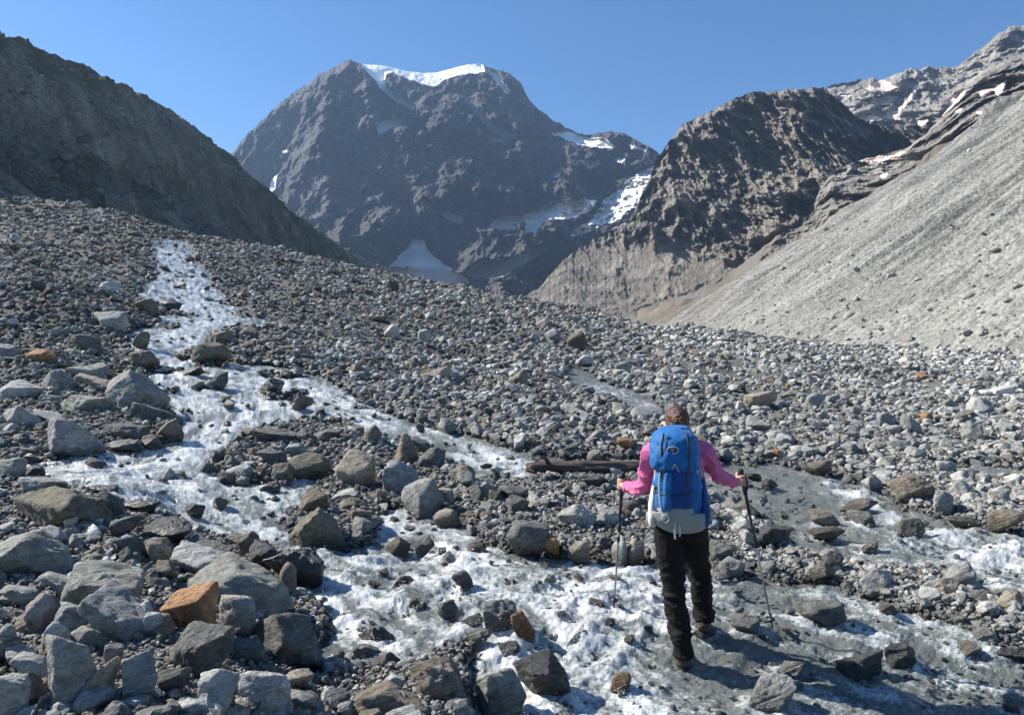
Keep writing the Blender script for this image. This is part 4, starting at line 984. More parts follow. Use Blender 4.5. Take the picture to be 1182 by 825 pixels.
# boulders lying on the valley sides
rs = np.random.default_rng(77)
def on_slope(G, n, smin, smax, lowbias):
    R, C = G.shape[:2]
    r = (rs.uniform(0, 1, n) ** lowbias * (R - 20) + 14).astype(int); c = rs.integers(30, C - 2, n)
    P_ = G[r, c]; s_ = (smin ** -1.6 + rs.uniform(0, 1, n) * (smax ** -1.6 - smin ** -1.6)) ** (-1 / 1.6)
    return P_, s_
VV, FF, CC, WW = [], [], [], []; off = 0
for G, n_, a_, b_, lb, pal in ((SLR, 7000, .2, 1.5, 2.6, (.30, .295, .27)), (SLL, 9000, .5, 4.0, .9, (.15, .135, .11))):
    P_, s_ = on_slope(G, n_, a_, b_, lb); s_ = np.maximum(s_, P_[:, 1] * .0013)
    size = s_; asp = np.stack([rs.uniform(.9, 1.4, n_), rs.uniform(.8, 1.2, n_), rs.uniform(.5, .9, n_)], -1)
    ROT = rotm(rs.uniform(0, 6.28, n_), rs.normal(0, .4, n_), rs.normal(0, .4, n_)); CENT = P_ + np.array([0, 0, .12]) * s_[:, None]; lz = CENT[:, 2]; wetr = np.zeros(n_)
    cols = np.array(pal) * rs.uniform(.7, 1.3, (n_, 1))
    merge(np.arange(n_), 2, 40, 5)
me = mesh_from('scree_rubble', np.concatenate(VV), np.concatenate(FF), False, {'col': ('FLOAT_COLOR', np.concatenate(CC)), 'wet': ('FLOAT', np.concatenate(WW))}, M_ROCK)
o = link('scree_rubble', me); o['kind'] = 'stuff'
# ------------------------------------------------------------------ the hiker, the pack, the poles, the log
PX0, PD = 784.0, 4.50
HX, HY = (PX0 - CXP) / FPX * PD, PD
HEAD = math.atan2(HX, HY); DRAY = math.hypot(HX, HY)
def Lp(px, py, ly):
    """hiker's own frame (+y = the way she walks): point seen at photo pixel, at depth ly from her middle"""
    u, u0 = (px - CXP) / FPX, (PX0 - CXP) / FPX
    d = DRAY + ly; lx = d * (u - u0) / (1 + u * u0)
    yw = d * math.cos(HEAD) - lx * math.sin(HEAD)
    return np.array([lx, ly, CZ + (CYP - py) / FPX * yw])
def empty(name, loc, rz=0.0):
    e = bpy.data.objects.new(name, None); col.objects.link(e); e.location = loc; e.rotation_euler = (0, 0, rz); e.empty_display_size = .1; return e
def tube(pts, rad, n=14, cap=True, flat=None):
    """closed tube through points; rad scalar / list / (rx, ry) pairs"""
    P = [np.array(p, float) for p in pts]; m = len(P)
    R = [(r, r) if np.isscalar(r) else tuple(r) for r in (rad if hasattr(rad, '__len__') else [rad] * m)]
    V, F = [], []; prev = None
    for i in range(m):
        t = P[min(i + 1, m - 1)] - P[max(i - 1, 0)]; t /= np.linalg.norm(t) + 1e-9
        if prev is None:
            a = np.array([1, 0, 0]) if abs(t[0]) < .8 else np.array([0, 1, 0])
            if flat is not None: a = np.array(flat, float)
        else: a = prev
        a = a - t * (a @ t); a /= np.linalg.norm(a) + 1e-9; b = np.cross(t, a); prev = a
        for k in range(n):
            th = 2 * math.pi * k / n; V.append(P[i] + a * math.cos(th) * R[i][0] + b * math.sin(th) * R[i][1])
    for i in range(m - 1):
        for k in range(n):
            F.append((i * n + k, i * n + (k + 1) % n, (i + 1) * n + (k + 1) % n, (i + 1) * n + k))
    if cap:
        for i, s in ((0, -1), (m - 1, 1)):
            t = P[i] - P[i - s] ; t /= np.linalg.norm(t) + 1e-9; r = min(R[i])
            j = len(V); V.append(P[i] + t * r * .6)
            for k in range(n):
                q = (i * n + k, i * n + (k + 1) % n, j, j)
                F.append(q if s > 0 else (q[1], q[0], j, j))
    return np.array(V), F
def spline(pts, k=6):
    P = np.array(pts, float); out = []
    for i in range(len(P) - 1):
        p0, p1, p2, p3 = P[max(i - 1, 0)], P[i], P[i + 1], P[min(i + 2, len(P) - 1)]
        for j in range(k):
            t = j / k; out.append(.5 * ((2 * p1) + (-p0 + p2) * t + (2 * p0 - 5 * p1 + 4 * p2 - p3) * t * t + (-p0 + 3 * p1 - 3 * p2 + p3) * t ** 3))
    out.append(P[-1]); return np.array(out)
def stube(pts, rad, k=6, **kw_):
    P = spline(pts, k); R = np.array([(r, r) if np.isscalar(r) else r for r in rad], float)
    q = np.linspace(0, len(pts) - 1, len(P)); RR = [(np.interp(x, range(len(R)), R[:, 0]), np.interp(x, range(len(R)), R[:, 1])) for x in q]
    return tube(P, RR, **kw_)
def ell(c, r, rot=(0, 0, 0), sub=3):
    V, F = ICO[sub]; from mathutils import Euler
    M = np.array(Euler(rot).to_matrix()); return (V * np.array(r)) @ M.T + np.array(c), [tuple(f) for f in F]
def loft(rings, n=40):
    """stack of superellipse rings (cx, cy, z, rx, ry, power) closed at both ends"""
    V, F = [], []
    for cx, cy, z, rx, ry, pw in rings:
        for k in range(n):
            th = 2 * math.pi * k / n; c, s = math.cos(th), math.sin(th)
            V.append((cx + rx * math.copysign(abs(c) ** (2 / pw), c), cy + ry * math.copysign(abs(s) ** (2 / pw), s), z))
    m = len(rings)
    for i in range(m - 1):
        for k in range(n): F.append((i * n + k, i * n + (k + 1) % n, (i + 1) * n + (k + 1) % n, (i + 1) * n + k))
    for i, s in ((0, -1), (m - 1, 1)):
        j = len(V); V.append((rings[i][0], rings[i][1], rings[i][2]))
        for k in range(n):
            a, b = i * n + k, i * n + (k + 1) % n; F.append((a, b, j) if s > 0 else (b, a, j))
    return np.array(V), F
def pymesh(name, parts, mat, smooth=True, disp=None):
    V, F, o_ = [], [], 0
    for v, f in parts:
        V.append(np.asarray(v)); F += [tuple(dict.fromkeys(int(i) + o_ for i in q)) for q in f]; o_ += len(v)
    V = np.concatenate(V)
    if disp is not None: V = disp(V)
    me = bpy.data.meshes.new(name); me.from_pydata(V.tolist(), [], F); me.update()
    me.polygons.foreach_set('use_smooth', [smooth] * len(me.polygons))
    if mat: me.materials.append(mat)
    return me
def fuse(name, parts, mat, voxel=.008, smooth=4, disp=None):
    me = pymesh(name, parts, None); ob = bpy.data.objects.new('tmp', me); col.objects.link(ob)
    r = ob.modifiers.new('r', 'REMESH'); r.mode = 'VOXEL'; r.voxel_size = voxel; r.adaptivity = 0; r.use_smooth_shade = True
    s = ob.modifiers.new('s', 'SMOOTH'); s.factor = .5; s.iterations = smooth
    dg = bpy.context.evaluated_depsgraph_get(); m2 = bpy.data.meshes.new_from_object(ob.evaluated_get(dg)); m2.name = name
    bpy.data.objects.remove(ob)
    V = np.zeros(len(m2.vertices) * 3, np.float32); m2.vertices.foreach_get('co', V); V = V.reshape(-1, 3)
    if disp is not None:
        N_ = np.zeros(len(V) * 3, np.float32); m2.vertices.foreach_get('normal', N_); V = disp(V, N_.reshape(-1, 3)); m2.vertices.foreach_set('co', np.ascontiguousarray(V, np.float32).ravel())
    m2.polygons.foreach_set('use_smooth', [True] * len(m2.polygons)); m2.materials.clear(); m2.materials.append(mat); m2.update(); return m2
SKIN = plain('skin', (.50, .29, .205), .5, .001, 90, .1)
def cloth(name, c, rough=.85, fine=260, var=.12, bmp=.002, sheen=.1):
    m, nt = material(name); N = NT(nt); p = N.obj()
    b = N.mul(N.mix(0.0, c, c), N.mapr(N.noise(p, 9, 5, .6), .3, .7, 1 - var, 1 + var))
    h = N.math('ADD', N.math('MULTIPLY', N.noise(p, fine, 3), .3), N.noise(p, 22, 4, .6, 1.0))
    N.out(N.principled(b, rough, N.bump(h, .7, bmp * 3), Sheen_Weight=sheen, Specular_IOR_Level=.25)); return m
PINK = cloth('pink_fleece', (.57, .13, .29)); PANT = cloth('black_softshell', (.004, .004, .0052), .8, 260, .2, .003, .0)
BLUE = cloth('blue_nylon', (.006, .120, .36), .55, 420, .12, .003); BLUE2 = cloth('dark_blue_nylon', (.006, .050, .20), .6, 420, .15, .003); GREY = cloth('grey_nylon', (.24, .25, .25), .6, 420, .12, .002)
LGREY = cloth('pale_webbing', (.46, .47, .46), .7, 300); DARK = plain('black_plastic', (.02, .02, .022), .45, .0006, 120); BOOT = cloth('brown_boot_leather', (.055, .042, .034), .7, 200, .2, .003); SOLE = plain('boot_rubber', (.018, .018, .018), .8, .002, 80)
HAIR_M, nt_ = material('brown_hair'); N = NT(nt_); p_ = N.obj(); hv = N.noise(N.scalev(p_, (60, 60, 14)), 3, 5, .7, .6)
N.out(N.principled(N.mix(N.mapr(hv, .3, .7), (.035, .016, .010), (.15, .062, .035)), .42, N.bump(hv, .9, .006))); 
ALU = plain('pole_aluminium', (.30, .31, .32), .35, 0, 60, .05, Metallic=.8); CORK = plain('pole_foam', (.022, .022, .024), .8, .001, 150)
PER = empty('person', (HX, HY, 0), -HEAD)
tag(PER, 'hiker in pink top and black trousers wading the stream, seen from behind', 'person')
# joints in her own frame
shL, elL, wrL = Lp(752, 521, .02), Lp(741, 563, .10), Lp(722, 562, .33)
shR, elR, wrR = Lp(811, 520, .02), Lp(829, 549, .16), Lp(851, 557, .34)
hipL, knL, anL = Lp(771.5, 606, 0), Lp(777, 680, .03), Lp(788, 746, .03)
hipR, knR, anR = Lp(799, 606, .02), Lp(807, 660, .25), Lp(812, 706, .33)
neck = Lp(783, 503, .03); headc = Lp(781.5, 489, .055); pelv = (hipL + hipR) / 2 + np.array([0, 0, .05])
GL, GR_ = wrL + np.array([-.030, .075, .012]), wrR + np.array([.040, .075, .012])      # where the hands close on the grips
tipL = None
def world2loc(x, y, z):
    dx, dy = x - HX, y - HY; c, s = math.cos(HEAD), math.sin(HEAD); return np.array([dx * c - dy * s, dx * s + dy * c, z])
tl = world2loc(*hit(708.5, 704)); tr_ = world2loc(*hit(892.5, 727))
axL = (GL - tl); axL /= np.linalg.norm(axL); axR = (GR_ - tr_); axR /= np.linalg.norm(axR)
def hand(wr, G, ax, side):
    """palm behind and outside the grip, four fingers closing round it, thumb over the inner side"""
    out = wr - G; out = out - ax * (out @ ax); out /= np.linalg.norm(out); tang = np.cross(ax, out) * side
    parts = [stube([wr, wr * .55 + G * .45 + out * .018, G + out * .034], [(.026, .021), (.030, .019), (.034, .015)], 4, n=12), ell(G + out * .032, (.018, .018, .040), (0, 0, 0), 2)]
    for k, (h, ln, r) in enumerate(((.030, 205, .0095), (.010, 222, .0098), (-.011, 212, .0092), (-.030, 185, .0082))):
        pts = []
        for q in range(7):
            a = math.radians(8 + (ln - 8) * q / 6); rr = .031 - .003 * q / 6
            pts.append(G + ax * (h - .006 * q / 6) + out * math.cos(a) * rr + tang * math.sin(a) * rr)
        parts.append(tube(pts, [r * (1.1 - .035 * q) for q in range(7)], 10))
    pts = [G + out * .030 + ax * .012 - tang * .010, G + ax * .034 + out * .012 - tang * .028, G + ax * .044 - tang * .030 - out * .008, G + ax * .046 - tang * .018 - out * .026]
    parts.append(stube(pts, [.0125, .0115, .0105, .009], 4, n=10)); return parts
def rotz(p, c, a):
    d = p - c; return c + np.array([d[0] * math.cos(a) - d[1] * math.sin(a), d[0] * math.sin(a) + d[1] * math.cos(a), d[2]])
hc = headc
head = [ell(hc + np.array([0, -.008, .028]), (.074, .092, .082)), ell(hc + np.array([0, .030, -.028]), (.060, .062, .078)), ell(hc + np.array([0, .058, -.078]), (.034, .030, .026)), ell(hc + np.array([0, .098, -.018]), (.013, .020, .022)),
        ell(hc + np.array([0, .098, -.030]), (.016, .014, .010)), ell(hc + np.array([0, .080, -.058]), (.024, .014, .006)), ell(hc + np.array([0, .080, -.068]), (.022, .014, .007)), ell(hc + np.array([0, .078, .022]), (.050, .018, .010))]
for s in (-1, 1):
    head += [ell(hc + np.array([s * .077, -.004, -.016]), (.008, .020, .031), (0, 0, s * .25), 2), ell(hc + np.array([s * .081, -.012, -.008]), (.006, .013, .020), (0, 0, s * .4), 2), ell(hc + np.array([s * .040, .066, -.028]), (.022, .018, .020), (0, 0, 0), 2)]
body = head + [stube([hc + np.array([0, -.012, -.03]), neck, neck + np.array([0, -.012, -.06])], [.052, .054, .066], 4), stube([pelv + np.array([0, 0, -.09]), pelv + np.array([0, 0, .06]), (pelv + neck) / 2, neck + np.array([0, -.005, -.11]), neck + np.array([0, 0, -.03])], [(.150, .105), (.135, .095), (.135, .100), (.150, .100), (.07, .06)], 5, flat=(1, 0, 0)),
        stube([shL + np.array([.06, 0, -.02]), shL, (shL + elL) / 2, elL, (elL + wrL) / 2, wrL], [.052, .046, .040, .036, .034, .025], 5), stube([shR + np.array([-.06, 0, -.02]), shR, (shR + elR) / 2, elR, (elR + wrR) / 2, wrR], [.052, .046, .040, .036, .034, .025], 5),
        stube([hipL + np.array([.02, 0, .04]), hipL, (hipL + knL) / 2, knL, (knL * .6 + anL * .4), anL], [.085, .082, .070, .052, .052, .036], 5), stube([hipR + np.array([-.02, 0, .04]), hipR, (hipR + knR) / 2, knR, (knR * .6 + anR * .4), anR], [.085, .082, .070, .052, .052, .036], 5)]
for an in (anL, anR): body += [stube([an + np.array([0, -.02, -.05]), an + np.array([0, .05, -.07]), an + np.array([0, .16, -.085])], [.036, .036, .026], 4)]
body += hand(wrL, GL, axL, -1) + hand(wrR, GR_, axR, 1)
link('body', fuse('body', body, SKIN, .0052, 3), PER)
for s in (-1, 1):
    e_ = pymesh('eye', [ell(hc + np.array([s * .031, .083, .004]), (.012, .010, .0085), (0, 0, 0), 3)], plain('eye_white', (.62, .60, .57), .2, 0)); eo = link('eye', e_, PER)
    link('iris', pymesh('iris', [ell(hc + np.array([s * .031, .0925, .004]), (.0058, .0024, .0058), (0, 0, 0), 2)], plain('iris_brown', (.05, .028, .015), .15, 0)), eo)
# hair: a cap drawn back and twisted up behind, above a peach headband
def hairdisp(V, Nn):
    a = np.arctan2(V[:, 0] - hc[0], V[:, 2] - hc[2]); return V + Nn * (.0035 * np.sin(a * 46 + 5 * perlin(V[:, 0] * 30, V[:, 1] * 30, V[:, 2] * 30)) + .004 * perlin(V[:, 0] * 60, V[:, 1] * 25, V[:, 2] * 60))[:, None]
hair = [ell(hc + np.array([0, -.018, .040]), (.081, .094, .078)), ell(hc + np.array([0, -.050, .006]), (.072, .060, .052)), ell(hc + np.array([.004, -.104, .028]), (.036, .026, .046), (0, .25, 0)), ell(hc + np.array([.012, -.104, .062]), (.026, .024, .026)), ell(hc + np.array([-.012, -.112, .046]), (.018, .016, .022))]
link('hair', fuse('hair', hair, HAIR_M, .006, 2, hairdisp), PER)
link('hair_clip', pymesh('hair_clip', [stube([hc + np.array([-.022, -.136, .052]), hc + np.array([.006, -.146, .036]), hc + np.array([.03, -.134, .016])], [.007, .010, .006], 5, n=8), stube([hc + np.array([-.016, -.13, .026]), hc + np.array([.01, -.142, .04]), hc + np.array([.028, -.128, .056])], [.005, .007, .005], 5, n=8)], plain('clip_horn', (.22, .10, .04), .3, 0)), PER)
hb = []
for k in range(49):
    a = 2 * math.pi * k / 48; hb.append(hc + np.array([math.sin(a) * .0815, -.012 + math.cos(a) * -.0965, -.022 + .030 * (1 - math.cos(a)) * .5]))
link('headband', pymesh('headband', [tube(hb, [(.005, .014)] * 49, 10, False, flat=(0, -1, 0))], cloth('peach_band', (.52, .27, .17))), PER)
# pink top
def folds(sc_, amp, st=(1, 1, 1)):
    def f(V, Nn):
        q = ridged(V[:, 0] * sc_ * st[0], V[:, 1] * sc_ * st[1], V[:, 2] * sc_ * st[2], 3) - .8
        return V + Nn * (amp * q)[:, None]
    return f
U_ = lambda a, b, t: a + (b - a) * t
jk = [stube([pelv + np.array([0, .0, -.06]), pelv + np.array([0, 0, .06]), (pelv + neck) / 2, neck + np.array([0, -.005, -.12]), neck + np.array([0, 0, -.045]), neck + np.array([0, .0, -.005])], [(.165, .118), (.152, .110), (.155, .115), (.172, .112), (.088, .075), (.062, .062)], 6, flat=(1, 0, 0)),
      stube([shL + np.array([.08, 0, .0]), shL, U_(shL, elL, .5), elL, U_(elL, wrL, .5), U_(elL, wrL, .97)], [.062, .061, .054, .049, .044, .036], 6), stube([shR + np.array([-.08, 0, 0]), shR, U_(shR, elR, .5), elR, U_(elR, wrR, .5), U_(elR, wrR, .97)], [.062, .061, .054, .049, .044, .036], 6)]
link('jacket', fuse('jacket', jk, PINK, .0065, 2, folds(8, .012, (1, 1, 1.5))), PER)
# black trousers
def leg(h, k, a, inn):
    return stube([h + np.array([inn, 0, .10]), h + np.array([inn * .4, 0, .02]), U_(h, k, .35), U_(h, k, .75), k, U_(k, a, .35), U_(k, a, .75), a + np.array([0, -.005, .02]), a + np.array([0, -.006, -.045])], [(.10, .105), (.104, .112), (.098, .104), (.080, .086), (.073, .078), (.072, .078), (.068, .074), (.070, .078), (.073, .086)], 6, flat=(1, 0, 0))
pt = [stube([pelv + np.array([0, 0, .12]), pelv + np.array([0, -.01, .02]), pelv + np.array([0, -.012, -.07])], [(.158, .112), (.176, .125), (.172, .128)], 6, flat=(1, 0, 0)), leg(hipL, knL, anL, .03), leg(hipR, knR, anR, -.03), ell(hipL + np.array([.012, -.055, .0]), (.095, .075, .10)), ell(hipR + np.array([-.012, -.055, .0]), (.095, .075, .10))]
def pf(V, Nn):
    q = ridged(V[:, 0] * 5, V[:, 1] * 5, V[:, 2] * 11, 4) - .8; low = sstep(.9, .5, V[:, 2]); kn = np.exp(-((V[:, 2] - .56) / .10) ** 2) + np.exp(-((V[:, 2] - .24) / .09) ** 2)
    return V + Nn * (.010 * q * (.5 + .6 * low + .8 * kn))[:, None]
link('trousers', fuse('trousers', pt, PANT, .0075, 2, pf), PER)
for a, yaw, gz in ((anL, .10, .0), (anR, -.05, 0)):
    c_, s_ = math.cos(yaw), math.sin(yaw); Rz = lambda p: a + np.array([p[0] * c_ - p[1] * s_, p[0] * s_ + p[1] * c_, p[2]])
    b_ = [stube([Rz((0, -.005, .04)), Rz((0, -.012, -.04)), Rz((0, -.015, -.10))], [(.052, .058), (.053, .062), (.050, .064)], 5, flat=(1, 0, 0)), stube([Rz((0, -.03, -.095)), Rz((0, .06, -.085)), Rz((0, .13, -.108)), Rz((0, .19, -.115))], [(.042, .038), (.048, .046), (.050, .034), (.038, .026)], 5, flat=(1, 0, 0))]
    bo = link('boot', fuse('boot', b_, BOOT, .006, 3, folds(14, .005)), PER)
    ring = []
    for t_ in (-.155, -.128):
        ring.append([(p_[0], p_[1], t_) for p_ in [(.040 * math.sin(q) * (1 + .15 * math.cos(q)), .075 + .142 * -math.cos(q)) for q in np.linspace(0, 2 * math.pi, 32, endpoint=False)]])
    Vs = np.array([Rz(p) for r_ in ring for p in r_]); Fs = [(i, (i + 1) % 32, 32 + (i + 1) % 32, 32 + i) for i in range(32)] + [tuple(range(31, -1, -1)), tuple(range(32, 64))]
    link('sole', pymesh('sole', [(Vs, Fs)], SOLE, False), bo)
# ---- the rucksack (worn, but a thing of its own)
PACK = empty('backpack', (HX, HY, 0), -HEAD); tag(PACK, 'blue and grey hiking rucksack worn by the hiker', 'rucksack')
def ring_px(l, r, py, y0, y1, pw=3.2):
    ym = (y0 + y1) / 2; a, b = Lp(l, py, ym), Lp(r, py, ym); return ((a[0] + b[0]) / 2, ym, a[2], (b[0] - a[0]) / 2, (y1 - y0) / 2, pw)
def pk(V):
    n = ridged(V[:, 0] * 6, V[:, 1] * 6, V[:, 2] * 7, 4) - .8; n2 = fbm(V[:, 0] * 11, V[:, 1] * 11, V[:, 2] * 11, 3)
    n3 = np.clip(1 - np.abs(perlin(V[:, 0] * 9 + V[:, 2] * 4, V[:, 1] * 5, V[:, 2] * 13)) * 5, 0, 1) ** 2
    n = n - 1.0 * n3
    d = V - np.array([V[:, 0].mean(), V[:, 1].mean(), 0]); d[:, 2] = 0; d /= np.linalg.norm(d, axis=1)[:, None] + 1e-6
    return V + d * (.010 * n + .009 * n2)[:, None]
def dense(rings, k=5):
    return [tuple(r) for r in spline(rings, k)]
mb = dense([ring_px(762, 806, 601, -.30, -.13), ring_px(757, 810, 594, -.345, -.12), ring_px(754, 811, 575, -.37, -.12), ring_px(754, 810, 556, -.375, -.12), ring_px(755, 808, 541, -.36, -.12), ring_px(757, 806, 530, -.33, -.12), ring_px(764, 800, 524, -.28, -.14)])
main = link('main_bag', pymesh('main_bag', [loft(mb, 72)], BLUE, True, pk), PACK)
lid = dense([ring_px(758, 803, 541, -.33, -.10), ring_px(751, 808, 537, -.385, -.08), ring_px(749.5, 808, 522, -.40, -.06, 2.8), ring_px(752, 806, 507, -.385, -.06, 2.6), ring_px(757, 801, 497, -.34, -.08, 2.5), ring_px(766, 793, 491.5, -.27, -.12, 2.2), ring_px(775, 786, 490.5, -.22, -.16, 2.1)])
lo_ = link('lid', pymesh('lid', [loft(lid, 72)], BLUE, True, pk), PACK)
lower = dense([ring_px(770, 802, 611, -.29, -.13, 2.6), ring_px(760, 813, 606, -.335, -.11, 2.8), ring_px(752, 818, 597, -.372, -.10, 2.9), ring_px(751, 816, 586, -.380, -.10, 2.9)] )
link('lower_panel', pymesh('lower_panel', [loft(lower, 64)], GREY, True, lambda V: V + (pk(V) - V) * .35), PACK)
# front stash panel, side pockets, compression straps, buckles
def on_back(px, py, off=0.0):
    yb = np.interp(py, [490, 500, 515, 530, 545, 560, 580, 600, 610], [-.27, -.36, -.395, -.385, -.365, -.378, -.375, -.36, -.32]); c = (780.5 - px) / 29.0
    return Lp(px, py, yb + .19 * min(abs(c), 1.0) ** 4.5 - off)
def patch(l, r, t, b, off, nx=14, ny=14, shape=None):
    V, F = [], []
    for lay in (off, off - .012):
        for j in range(ny + 1):
            for i in range(nx + 1):
                fx, fy = i / nx, j / ny; lx, rx_ = (l, r) if shape is None else shape(fy)
                bulge = .010 * (1 - (2 * fx - 1) ** 4) * (1 - (2 * fy - 1) ** 4)
                V.append(on_back(lx + (rx_ - lx) * fx, t + (b - t) * fy, lay + (bulge if lay == off else 0)))
    q = (nx + 1) * (ny + 1); idf = lambda i, j, o_: o_ * q + j * (nx + 1) + i
    for j in range(ny):
        for i in range(nx):
            F.append((idf(i, j, 0), idf(i, j + 1, 0), idf(i + 1, j + 1, 0), idf(i + 1, j, 0))); F.append((idf(i, j, 1), idf(i + 1, j, 1), idf(i + 1, j + 1, 1), idf(i, j + 1, 1)))
    for j in range(ny): F += [(idf(0, j, 0), idf(0, j, 1), idf(0, j + 1, 1), idf(0, j + 1, 0)), (idf(nx, j, 0), idf(nx, j + 1, 0), idf(nx, j + 1, 1), idf(nx, j, 1))]
    for i in range(nx): F += [(idf(i, 0, 0), idf(i + 1, 0, 0), idf(i + 1, 0, 1), idf(i, 0, 1)), (idf(i, ny, 0), idf(i, ny, 1), idf(i + 1, ny, 1), idf(i + 1, ny, 0))]
    return np.array(V), F
link('front_pocket', pymesh('front_pocket', [patch(764, 800, 543, 592, .012, shape=lambda f: (766 - 3 * f, 800 + 2 * f))], BLUE2, True, lambda V: V + .004 * fbm(V[:, 0] * 14, V[:, 1] * 14, V[:, 2] * 14, 3)[:, None]), PACK)
link('front_pocket', pymesh('front_pocket', [patch(764, 775, 545, 590, .022, 6, 12, shape=lambda f: (766 - 2 * f, 776 - 1 * f))], BLUE, True), PACK)
lowp = link('lower_pocket', pymesh('lower_pocket', [patch(757, 812, 586, 607, .014, 20, 8, shape=lambda f: (756 + 7 * f ** 2, 815 - 8 * f ** 2))], GREY, True), PACK)
def strap(pts, w=.010, t=.003, mat=LGREY, name='strap', par=PACK, flat=(1, 0, 0)):
    return link(name, pymesh(name, [stube(pts, [(w, t)] * len(pts), 6, n=8, flat=flat)], mat), par)
strap([on_back(757, 541, .012), on_back(757, 556, .02), on_back(755, 572, .022), on_back(756, 588, .02), on_back(758, 598, .02)], .011, .004)
strap([on_back(762, 543, .016), on_back(761, 560, .025), on_back(762, 578, .028), on_back(764, 590, .026)], .006, .003)
strap([on_back(803, 538, .01), on_back(806, 556, .02), on_back(809, 572, .022), on_back(811, 588, .02)], .011, .004)
strap([on_back(808, 540, .0), on_back(811, 560, .005), on_back(814, 580, .005)], .006, .003)
strap([on_back(776, 541, .016), on_back(779, 536, .03), on_back(782, 541, .03), on_back(784, 545, .03)], .003, .002)
for q in ((751, 537), (808, 537)):
    pass
strap([on_back(751.5, 533, .006), on_back(760, 538.5, .010), on_back(780, 541.5, .012), on_back(798, 539.5, .010), on_back(807, 534, .006)], .003, .003, DARK, 'lid_seam')
strap([on_back(766, 500, .010), on_back(764, 515, .012), on_back(765, 534, .012), on_back(767, 548, .022), on_back(768, 562, .026)], .007, .0025, DARK)
strap([on_back(793, 500, .010), on_back(795, 515, .012), on_back(795, 534, .012), on_back(794, 548, .022), on_back(793, 562, .026)], .007, .0025, DARK)
strap([on_back(754, 566, .016), on_back(764, 570, .024), on_back(780, 572, .028), on_back(797, 569, .024), on_back(808, 564, .016)], .0055, .0025, DARK)
strap([on_back(770, 543, .022), on_back(769, 560, .03), on_back(769.5, 586, .03)], .002, .002, DARK, 'zip')
strap([Lp(779.5, 604, -.37), Lp(779, 612, -.37), Lp(779.5, 622, -.35)], .006, .002); strap([Lp(784.5, 606, -.37), Lp(785, 614, -.365), Lp(784.5, 619, -.36)], .005, .002)
strap([on_back(763, 599, .034), on_back(766, 594, .036), on_back(771, 595, .036), on_back(772, 600, .036), on_back(768, 603, .035), on_back(763, 599, .034)], .003, .003, LGREY, 'carabiner')
for q in ((757, 563), (758, 590), (806, 560), (810, 584)): link('buckle', pymesh('buckle', [ell(on_back(q[0], q[1], .028), (.013, .006, .010), (0, 0, 0), 2)], DARK), PACK)
def side_pocket(px, sx): 
    rr = dense([ring_px(px - 3.5, px + 3.5, 605, -.30, -.14, 2.4), ring_px(px - 6.5, px + 6.5, 598, -.33, -.10, 2.6), ring_px(px - 5.5 - sx, px + 5.5 - sx, 575, -.31, -.10, 2.6), ring_px(px - 3 - 3 * sx, px + 3 - 3 * sx, 552, -.27, -.12, 2.4)])
    link('side_pocket', pymesh('side_pocket', [loft(rr, 32)], BLUE2 if sx > 0 else LGREY, True, pk), PACK)
side_pocket(814, 1); side_pocket(754, -1)
link('hip_belt', pymesh('hip_belt', [stube([Lp(752, 596, -.22), Lp(748, 596, -.10), Lp(752, 596, .06)], [(.03, .012), (.034, .014), (.03, .010)], 6, flat=(0, 0, 1))], GREY), PACK)
link('hip_belt', pymesh('hip_belt', [stube([Lp(815, 596, -.22), Lp(821, 596, -.10), Lp(816, 596, .06)], [(.03, .012), (.034, .014), (.03, .010)], 6, flat=(0, 0, 1))], GREY), PACK)
for sx in (-1, 1):
    a_ = neck + np.array([sx * .085, -.11, -.03]); link('shoulder_strap', pymesh('shoulder_strap', [stube([a_, neck + np.array([sx * .095, -.02, -.005]), neck + np.array([sx * .10, .09, -.07]), neck + np.array([sx * .12, .135, -.20]), neck + np.array([sx * .15, .06, -.36]), neck + np.array([sx * .15, -.10, -.42])], [(.028, .010)] * 6, 6, flat=(1, 0, 0))], BLUE2), PACK)
# round emblem on the lid: pale oval ring, dark field, small bird-like mark
ec = (776.5, 519.5)
ringp = [on_back(ec[0] + 6.6 * math.cos(a), ec[1] + 4.0 * math.sin(a), .012) for a in np.linspace(0, 2 * math.pi, 33)]
em = link('emblem', pymesh('emblem', [tube(ringp, .0028, 8, False)], LGREY), PACK)
link('emblem_field', pymesh('emblem_field', [(np.array([on_back(*ec, .010)] + [on_back(ec[0] + 6.0 * math.cos(a), ec[1] + 3.5 * math.sin(a), .010) for a in np.linspace(0, 2 * math.pi, 32, endpoint=False)]), [(0, 1 + (i + 1) % 32, 1 + i) for i in range(32)])], plain('emblem_dark', (.02, .035, .07), .5, 0)), em)
link('emblem_mark', pymesh('emblem_mark', [stube([on_back(ec[0] - 3.6, ec[1] - .6, .013), on_back(ec[0] - 1, ec[1] - 1.6, .013), on_back(ec[0] + 3.4, ec[1] - .4, .013)], [.001, .003, .001], 5, n=6), stube([on_back(ec[0] - .8, ec[1] - 1.4, .013), on_back(ec[0] - .4, ec[1] + 1.4, .013), on_back(ec[0] + 2, ec[1] + 1.6, .013)], [.002, .0025, .0008], 5, n=6)], LGREY), em)
